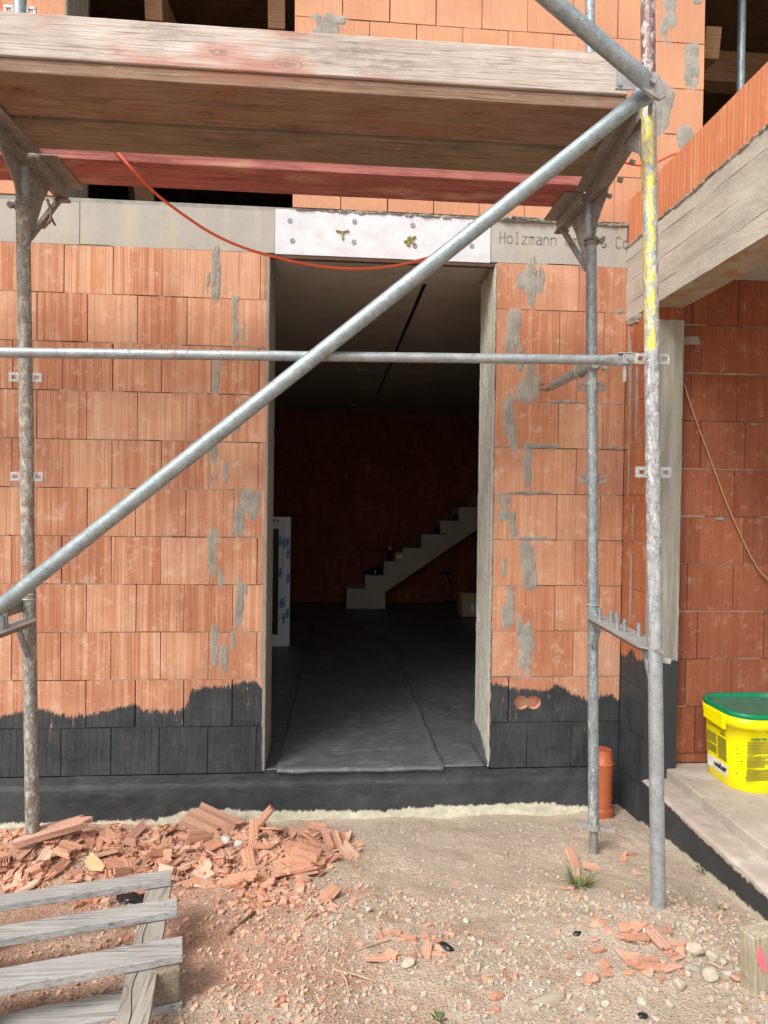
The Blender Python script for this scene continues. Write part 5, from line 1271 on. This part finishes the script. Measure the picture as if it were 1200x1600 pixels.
feat(PR[1], 'stone', 1008, 1460, .03, .3, 0, 0, 'small white stone in the middle of the cluster by the front post', 'stone', .35)
feat(RK[5], 'stone', 855, 1560, .085, .3, 0, 0, 'flat dusty stone half buried in the ground at the bottom', 'stone', .02, 1.2, .8, .5)
for i, (px, py, sz_, lab) in enumerate(((352,1330,.055,'white plaster piece lying topmost in the right half of the pile'),(334,1327,.036,'small white plaster lump left of the larger plaster piece'),(372,1336,.055,'thin white plaster sliver beside the upright brick slab'))):
    feat(PR[i], 'plaster_piece', px, py, sz_, .4+i, .2, .1, lab, 'plaster', .9, .8, 1., .7).data = (lambda me: (me.materials.clear(), me.materials.append(M['plaster']), me)[2])(PR[i].copy())
yw = MB(); yw.prism([(-.05,-.01,0),(.0,-.03,0),(.055,-.012,0),(.05,.012,0),(-.045,.03,0)], (0,0,.012)); yo = yw.build('wood_chip', M['yellow_wood'], bevel=.001)
p = on_ground(150, 1362); yo.location = p+Vector((0,0,.03)); yo.rotation_euler = (.7, .1, -.55); tag(yo, 'pale yellow wood chip in front of the rubble pile above the pallet', 'wood chip')
fb = MB(); lumpy(fb, (0,0,0), .024, .013, .008, 5.); o = fb.build('foil_scrap', M['bag'], fix=False); o.location = on_ground(697, 1484)+Vector((0,0,.01)); o.rotation_euler = (0,.2,-.5); tag(o, 'shiny black foil scrap beside the small brick cluster', 'scrap')
for px, py, sz_, lab in ((903,1461,.015,'black scrap left of the brick cluster by the front post'),(1004,1590,.015,'black scrap near the bottom edge, lowest of the black scraps'),(1008,1506,.020,'black scrap under the orange brick strip by the front post'),(205,1408,.055,'black scrap under the pallet near its first slat')):
    fb = MB(); lumpy(fb, (0,0,0), sz_, sz_*.6, sz_*.35, px*.1); o = fb.build('foil_scrap', M['bag'], fix=False); o.location = on_ground(px, py)+Vector((0,0,.006)); tag(o, lab, 'scrap')
# twigs
for a, b, r_, mat_, lab in (((520,1517),(588,1537),.0035,'twig','thin dry twig lying in front of the small brick cluster'),((533,1520),(546,1554),.0035,'twig','dry twig crossing the longer twig near the bottom'),((600,1498),(650,1490),.003,'twig','dry twig inside the small brick cluster'),
    ((555,1487),(610,1470),.003,'twig','dry twig pointing at the small brick cluster from the left'),((358,1462),(398,1428),.0065,'darkstick','dark brown stick lying right of the pallet'),((470,1445),(492,1425),.004,'twig','short dry twig left of the open sandy patch'),((1104,1505),(1128,1517),.004,'twig','short pale stick near the stones at lower right')):
    p, q = on_ground(*a), on_ground(*b); t = MB(); mid = (p+q)/2+Vector((.004,.003,.006)); t.tube([p+Vector((0,0,r_)), mid, q+Vector((0,0,r_*1.5))], [r_*1.1, r_, r_*.7], 8); o = t.build('twig', M[mat_], fix=False); tag(o, lab, 'twig')
# a grass tuft and weeds
for px, py, n_, ln, lab in ((905,1385,70,.10,'thin green grass tuft beside the foot of the rear post'),(1100,1362,46,.05,'small green weed at the black base of the ledge'),(1128,1420,16,.03,'tiny green weed on the ground left of the ledge'),(686,1592,26,.028,'small moss-green tuft at the bottom edge')):
    c = on_ground(px, py); t = MB()
    for i in range(n_):
        q = rg.uniform(0, 6.28); rr_ = rg.uniform(0, ln*.35); b = c+Vector((math.cos(q)*rr_, math.sin(q)*rr_, -.002)); b.z = ground_z(b.x, b.y)-.002
        d = Vector((math.cos(q)*rg.uniform(.3, 1.), math.sin(q)*rg.uniform(.3, 1.), rg.uniform(.15, .7))).normalized()*ln*rg.uniform(.5, 1.); s_ = Vector((-d.y, d.x, 0)).normalized()*(.0016 if ln > .06 else .003)
        m_ = b+d*.55+Vector((0,0,ln*.10)); t.add([b-s_, b+s_, m_+s_*.8, m_-s_*.8, b+d], [(0,1,2,3), (3,2,4)])
    o = t.build('grass_tuft', M['grass'], fix=False); tag(o, lab, 'grass')
# stake with pink paint
a = on_ground(1192, 1543); st = thing('wooden_stake', 'short weathered stake with a pink paint mark in the lower right corner', 'stake', a)
th_ = P(1182, 1452, Y=a.y).z-a.z
t = MB(); ux = Vector((.99, .12, 0)); uy = Vector((-.12, .99, 0)); w2 = .048
vs = []
for k in range(13):
    z = -.06+(th_+.06)*k/12; off = Vector((-.012*k/12, 0, 0))+Vector((.002*noise.noise(Vector((k*.9, 0, 0))), 0, 0))
    for sx_, sy_ in ((-1,-1),(1,-1),(1,1),(-1,1)): vs.append(a+off+ux*w2*sx_+uy*.03*sy_+Vector((0,0,z+(.006*sx_ if k == 12 else 0))))
t.add(vs, [(k*4+j, k*4+(j+1) % 4, (k+1)*4+(j+1) % 4, (k+1)*4+j) for k in range(12) for j in range(4)]+[(0,1,2,3),(51,50,49,48)])
M['stake'] = wood('stake_wood', (.36,.31,.22), (.47,.42,.32), (.2,.16,.11), along='z', knots=False)
t.build('post', M['stake'], st, bevel=.004)
k = MB(); n_ = -uy; pc_ = a+ux*(-.034)+n_*.001+Vector((0,0,th_*.62))
vs = [pc_+ux*x_+Vector((0,0,z_))+n_*.0315 for x_, z_ in ((-.014,.027),(-.006,.042),(.001,.024),(.010,.008),(.015,-.024),(.012,-.042),(.004,-.032),(-.006,-.018),(-.014,-.002))]
k.prism(vs, -n_*.003); k.build('paint_mark', M['pink'], st)

# ------------------------------------------------------------------ pallet
A1, A3 = P(268, 1358, Z=.425), P(285, 1462, Z=.425)
v_ = (A3-A1).normalized(); u_ = Vector((v_.y, -v_.x, 0)); u_ = u_ if u_.x < 0 else -u_
u_ = (P(0, 1446, Z=.425)-P(277, 1402, Z=.425)).normalized(); v_ = Vector((-u_.y, u_.x, 0)); v_ = v_ if v_.y < 0 else -v_
pal = thing('wooden_pallet', 'weathered grey wooden pallet lying on the rubble in the lower left corner', 'pallet', (A3.x-.4, A3.y, .28))
def board(p0, wv, l, ztop, th, name, m, parent, over=0.):
    o = MB(); n_ = 24; vs = []
    for k in range(n_+1):
        q = p0+u_*(l*k/n_); dz_ = .0015*noise.noise(Vector((k*.7, p0.y*9, 0)))
        for (f_, z) in ((0, ztop-th), (wv, ztop-th), (wv, ztop), (0, ztop)):
            c = q+v_*(f_+.0012*noise.noise(Vector((k*1.3, f_*40, p0.y)))); vs.append((c.x, c.y, z+dz_))
    o.add(vs, [(k*4+j, k*4+(j+1) % 4, (k+1)*4+(j+1) % 4, (k+1)*4+j) for k in range(n_) for j in range(4)]+[(0,1,2,3), (n_*4+3, n_*4+2, n_*4+1, n_*4)])
    return o.build(name, m, parent, bevel=.0025)
ang = math.atan2(u_.y, u_.x)
LB = 1.15
A2 = P(277, 1402, Z=.425)
for q, wv in ((A1, .062), (A2, .072), (A3, .085)):
    sl = board(Vector((q.x, q.y, 0)), wv, LB, .425, .024, 'slat', M['pal'], pal)
    if q is not A1:
        for (a_, b_) in ((.03, .03), (.012, .05)):
            k = MB(); c = q+u_*a_*1.2+v_*b_; k.tube([(c.x, c.y, .4245), (c.x, c.y, .4265)], .003, 10); k.build('nail', M['hookm'], sl)
base0 = P(288, 1533, Z=.30)
board(Vector((A3.x, A3.y, 0))+v_*.005-u_*.0, .098, LB, .302, .024, 'bottom_board', M['pal'], pal)
bl = MB(); c = Vector((A3.x, A3.y, .351))+u_*.045+v_*.056
bl.obox(c, u_*.040, v_*.046, Vector((0,0,.048))); bl.build('block', M['chip'], pal, bevel=.008)
for f_ in (.55, 1.10):
    bl = MB(); c = Vector((A3.x, A3.y, .351))+u_*f_+v_*.056; bl.obox(c, u_*.04, v_*.046, Vector((0,0,.048))); bl.build('block', M['chip'], pal, bevel=.008)
bl = MB(); c = Vector((A1.x, A1.y, .351))+u_*.60+v_*.03; bl.obox(c, u_*.04, v_*.03, Vector((0,0,.048))); bl.build('block', M['chip'], pal, bevel=.008)
s0, s1 = P(250, 1375, Z=.3985), P(203, 1615, Z=.3985)
d_ = (s1-s0).normalized(); s1 = s0+d_*1.0; pd = Vector((d_.y, -d_.x, 0))
cbm = MB(); cbm.bar(s0-Vector((0,0,.0125)), s1-Vector((0,0,.0125)), .082, .024)
cbo = cbm.build('loose_board', M['pal_y'], bevel=.003)
tag(cbo, 'cracked grey board with a knot lying crosswise under the pallet slats', 'board')
ck = MB(); prev = None
for i in range(16):
    t_ = .24+.5*i/16; q = s0+d_*t_+pd*(.012+.006*math.sin(i*.9)); 
    if prev is not None: ck.bar(prev, q, .0022, .0012)
    prev = q+Vector((0,0,.0002))
ck.build('crack', M['ink'], cbo)
# ------------------------------------------------------------------ fine debris: too many to count
import numpy as np
def debris(name, m, n, regions, smin, smax, seed, label):
    r = np.random.RandomState(seed); V = []; F = []; b = 0
    ico = [(-.5,0,.8),(.5,0,.8),(-.5,0,-.8),(.5,0,-.8),(0,.8,.5),(0,.8,-.5),(0,-.8,.5),(0,-.8,-.5)]
    cube = [(-1,-1,-1),(1,-1,-1),(1,1,-1),(-1,1,-1),(-1,-1,1),(1,-1,1),(1,1,1),(-1,1,1)]
    fc_ = [(0,3,2,1),(4,5,6,7),(0,1,5,4),(1,2,6,5),(2,3,7,6),(3,0,4,7)]
    tot = sum(q[4] for q in regions)
    for q in regions:
        for i in range(int(n*q[4]/tot)):
            x, y = r.uniform(q[0], q[1]), r.uniform(q[2], q[3])
            s_ = smin+(smax-smin)*r.rand()**3.6
            dn = .5+.9*noise.fractal(Vector((x*2.6, y*2.6, 11.)), .9, 2., 4)
            if x > -.15 and y > 2.55: dn *= .5
            if r.rand() > dn*1.3: continue
            if s_ > .006 and False: continue
            a = r.uniform(0, 6.28); ca, sa = math.cos(a), math.sin(a); z = ground_z(x, y)+s_*.15
            fx, fy_2, fz = r.uniform(.5, 1.1), r.uniform(.4, .9), r.uniform(.2, .6); tx, ty = r.uniform(-.4, .4, 2)
            for c in cube:
                j = 1-.45*r.rand(3); u, v, w_ = c[0]*j[0]*fx*s_*.5, c[1]*j[1]*fy_2*s_*.5, c[2]*j[2]*fz*s_*.5
                V.append((x+u*ca-v*sa, y+u*sa+v*ca, z+w_+u*tx+v*ty))
            F += [tuple(k+b for k in f) for f in fc_]; b += 8
    me = bpy.data.meshes.new(name); me.from_pydata(V, [], F); me.materials.append(m); o = bpy.data.objects.new(name, me); COL.objects.link(o)
    o['label'] = label; o['category'] = 'debris'; o['kind'] = 'stuff'
debris('brick_crumbs', M['crumb'], 19000, [(-1.9,.15,2.55,3.35,3.4),(-1.9,.0,1.7,2.6,4.2),(-.1,1.55,1.6,2.5,1.4),(-.2,1.5,2.5,3.2,.25)], .003, .024, 3, 'fine orange brick crumbs strewn over the ground')
debris('gravel', M['stone'], 20000, [(-1.9,.0,1.6,3.3,2.2),(-.1,1.58,1.55,2.5,4.5),(0.,1.58,2.4,3.4,1.6)], .003, .019, 4, 'fine grey and sandy grit strewn over the ground')
debris('shard_litter', M['shard'], 5200, [(-1.75,-.05,2.45,3.22,3.)], .014, .05, 6, 'small brick splinters filling the gaps of the rubble pile')

# repeats that would still read alike get their place among each other
from collections import defaultdict
same = defaultdict(list)
for o in COL.objects:
    if o.get('group') and o.get('label') and o.parent is None: same[o['label']].append(o)
def across(o):
    d = Vector(o.location)-Vector((0, 0, EYE)); return d.dot(RIGHT)/d.dot(FWD)
for lab, obs in same.items():
    if len(obs) < 2: continue
    obs.sort(key=across); n_ = len(obs)
    names = {2: ['left one', 'right one'], 3: ['left one', 'middle one', 'right one'], 4: ['leftmost', 'second from left', 'third from left', 'rightmost']}.get(n_)
    if names is None: names = ['leftmost', 'second from left', 'third from left', 'fourth from left', 'fifth from left', 'sixth from left'][:n_-1]+['rightmost']
    for o, w_ in zip(obs, names): t_ = w_+': '+lab; o['label'] = t_ if len(t_.split()) <= 16 else t_.replace(' lying', '').replace(' row', '').replace(', nearer its left', '').replace('of the post', '').replace('brick shard', 'shard')
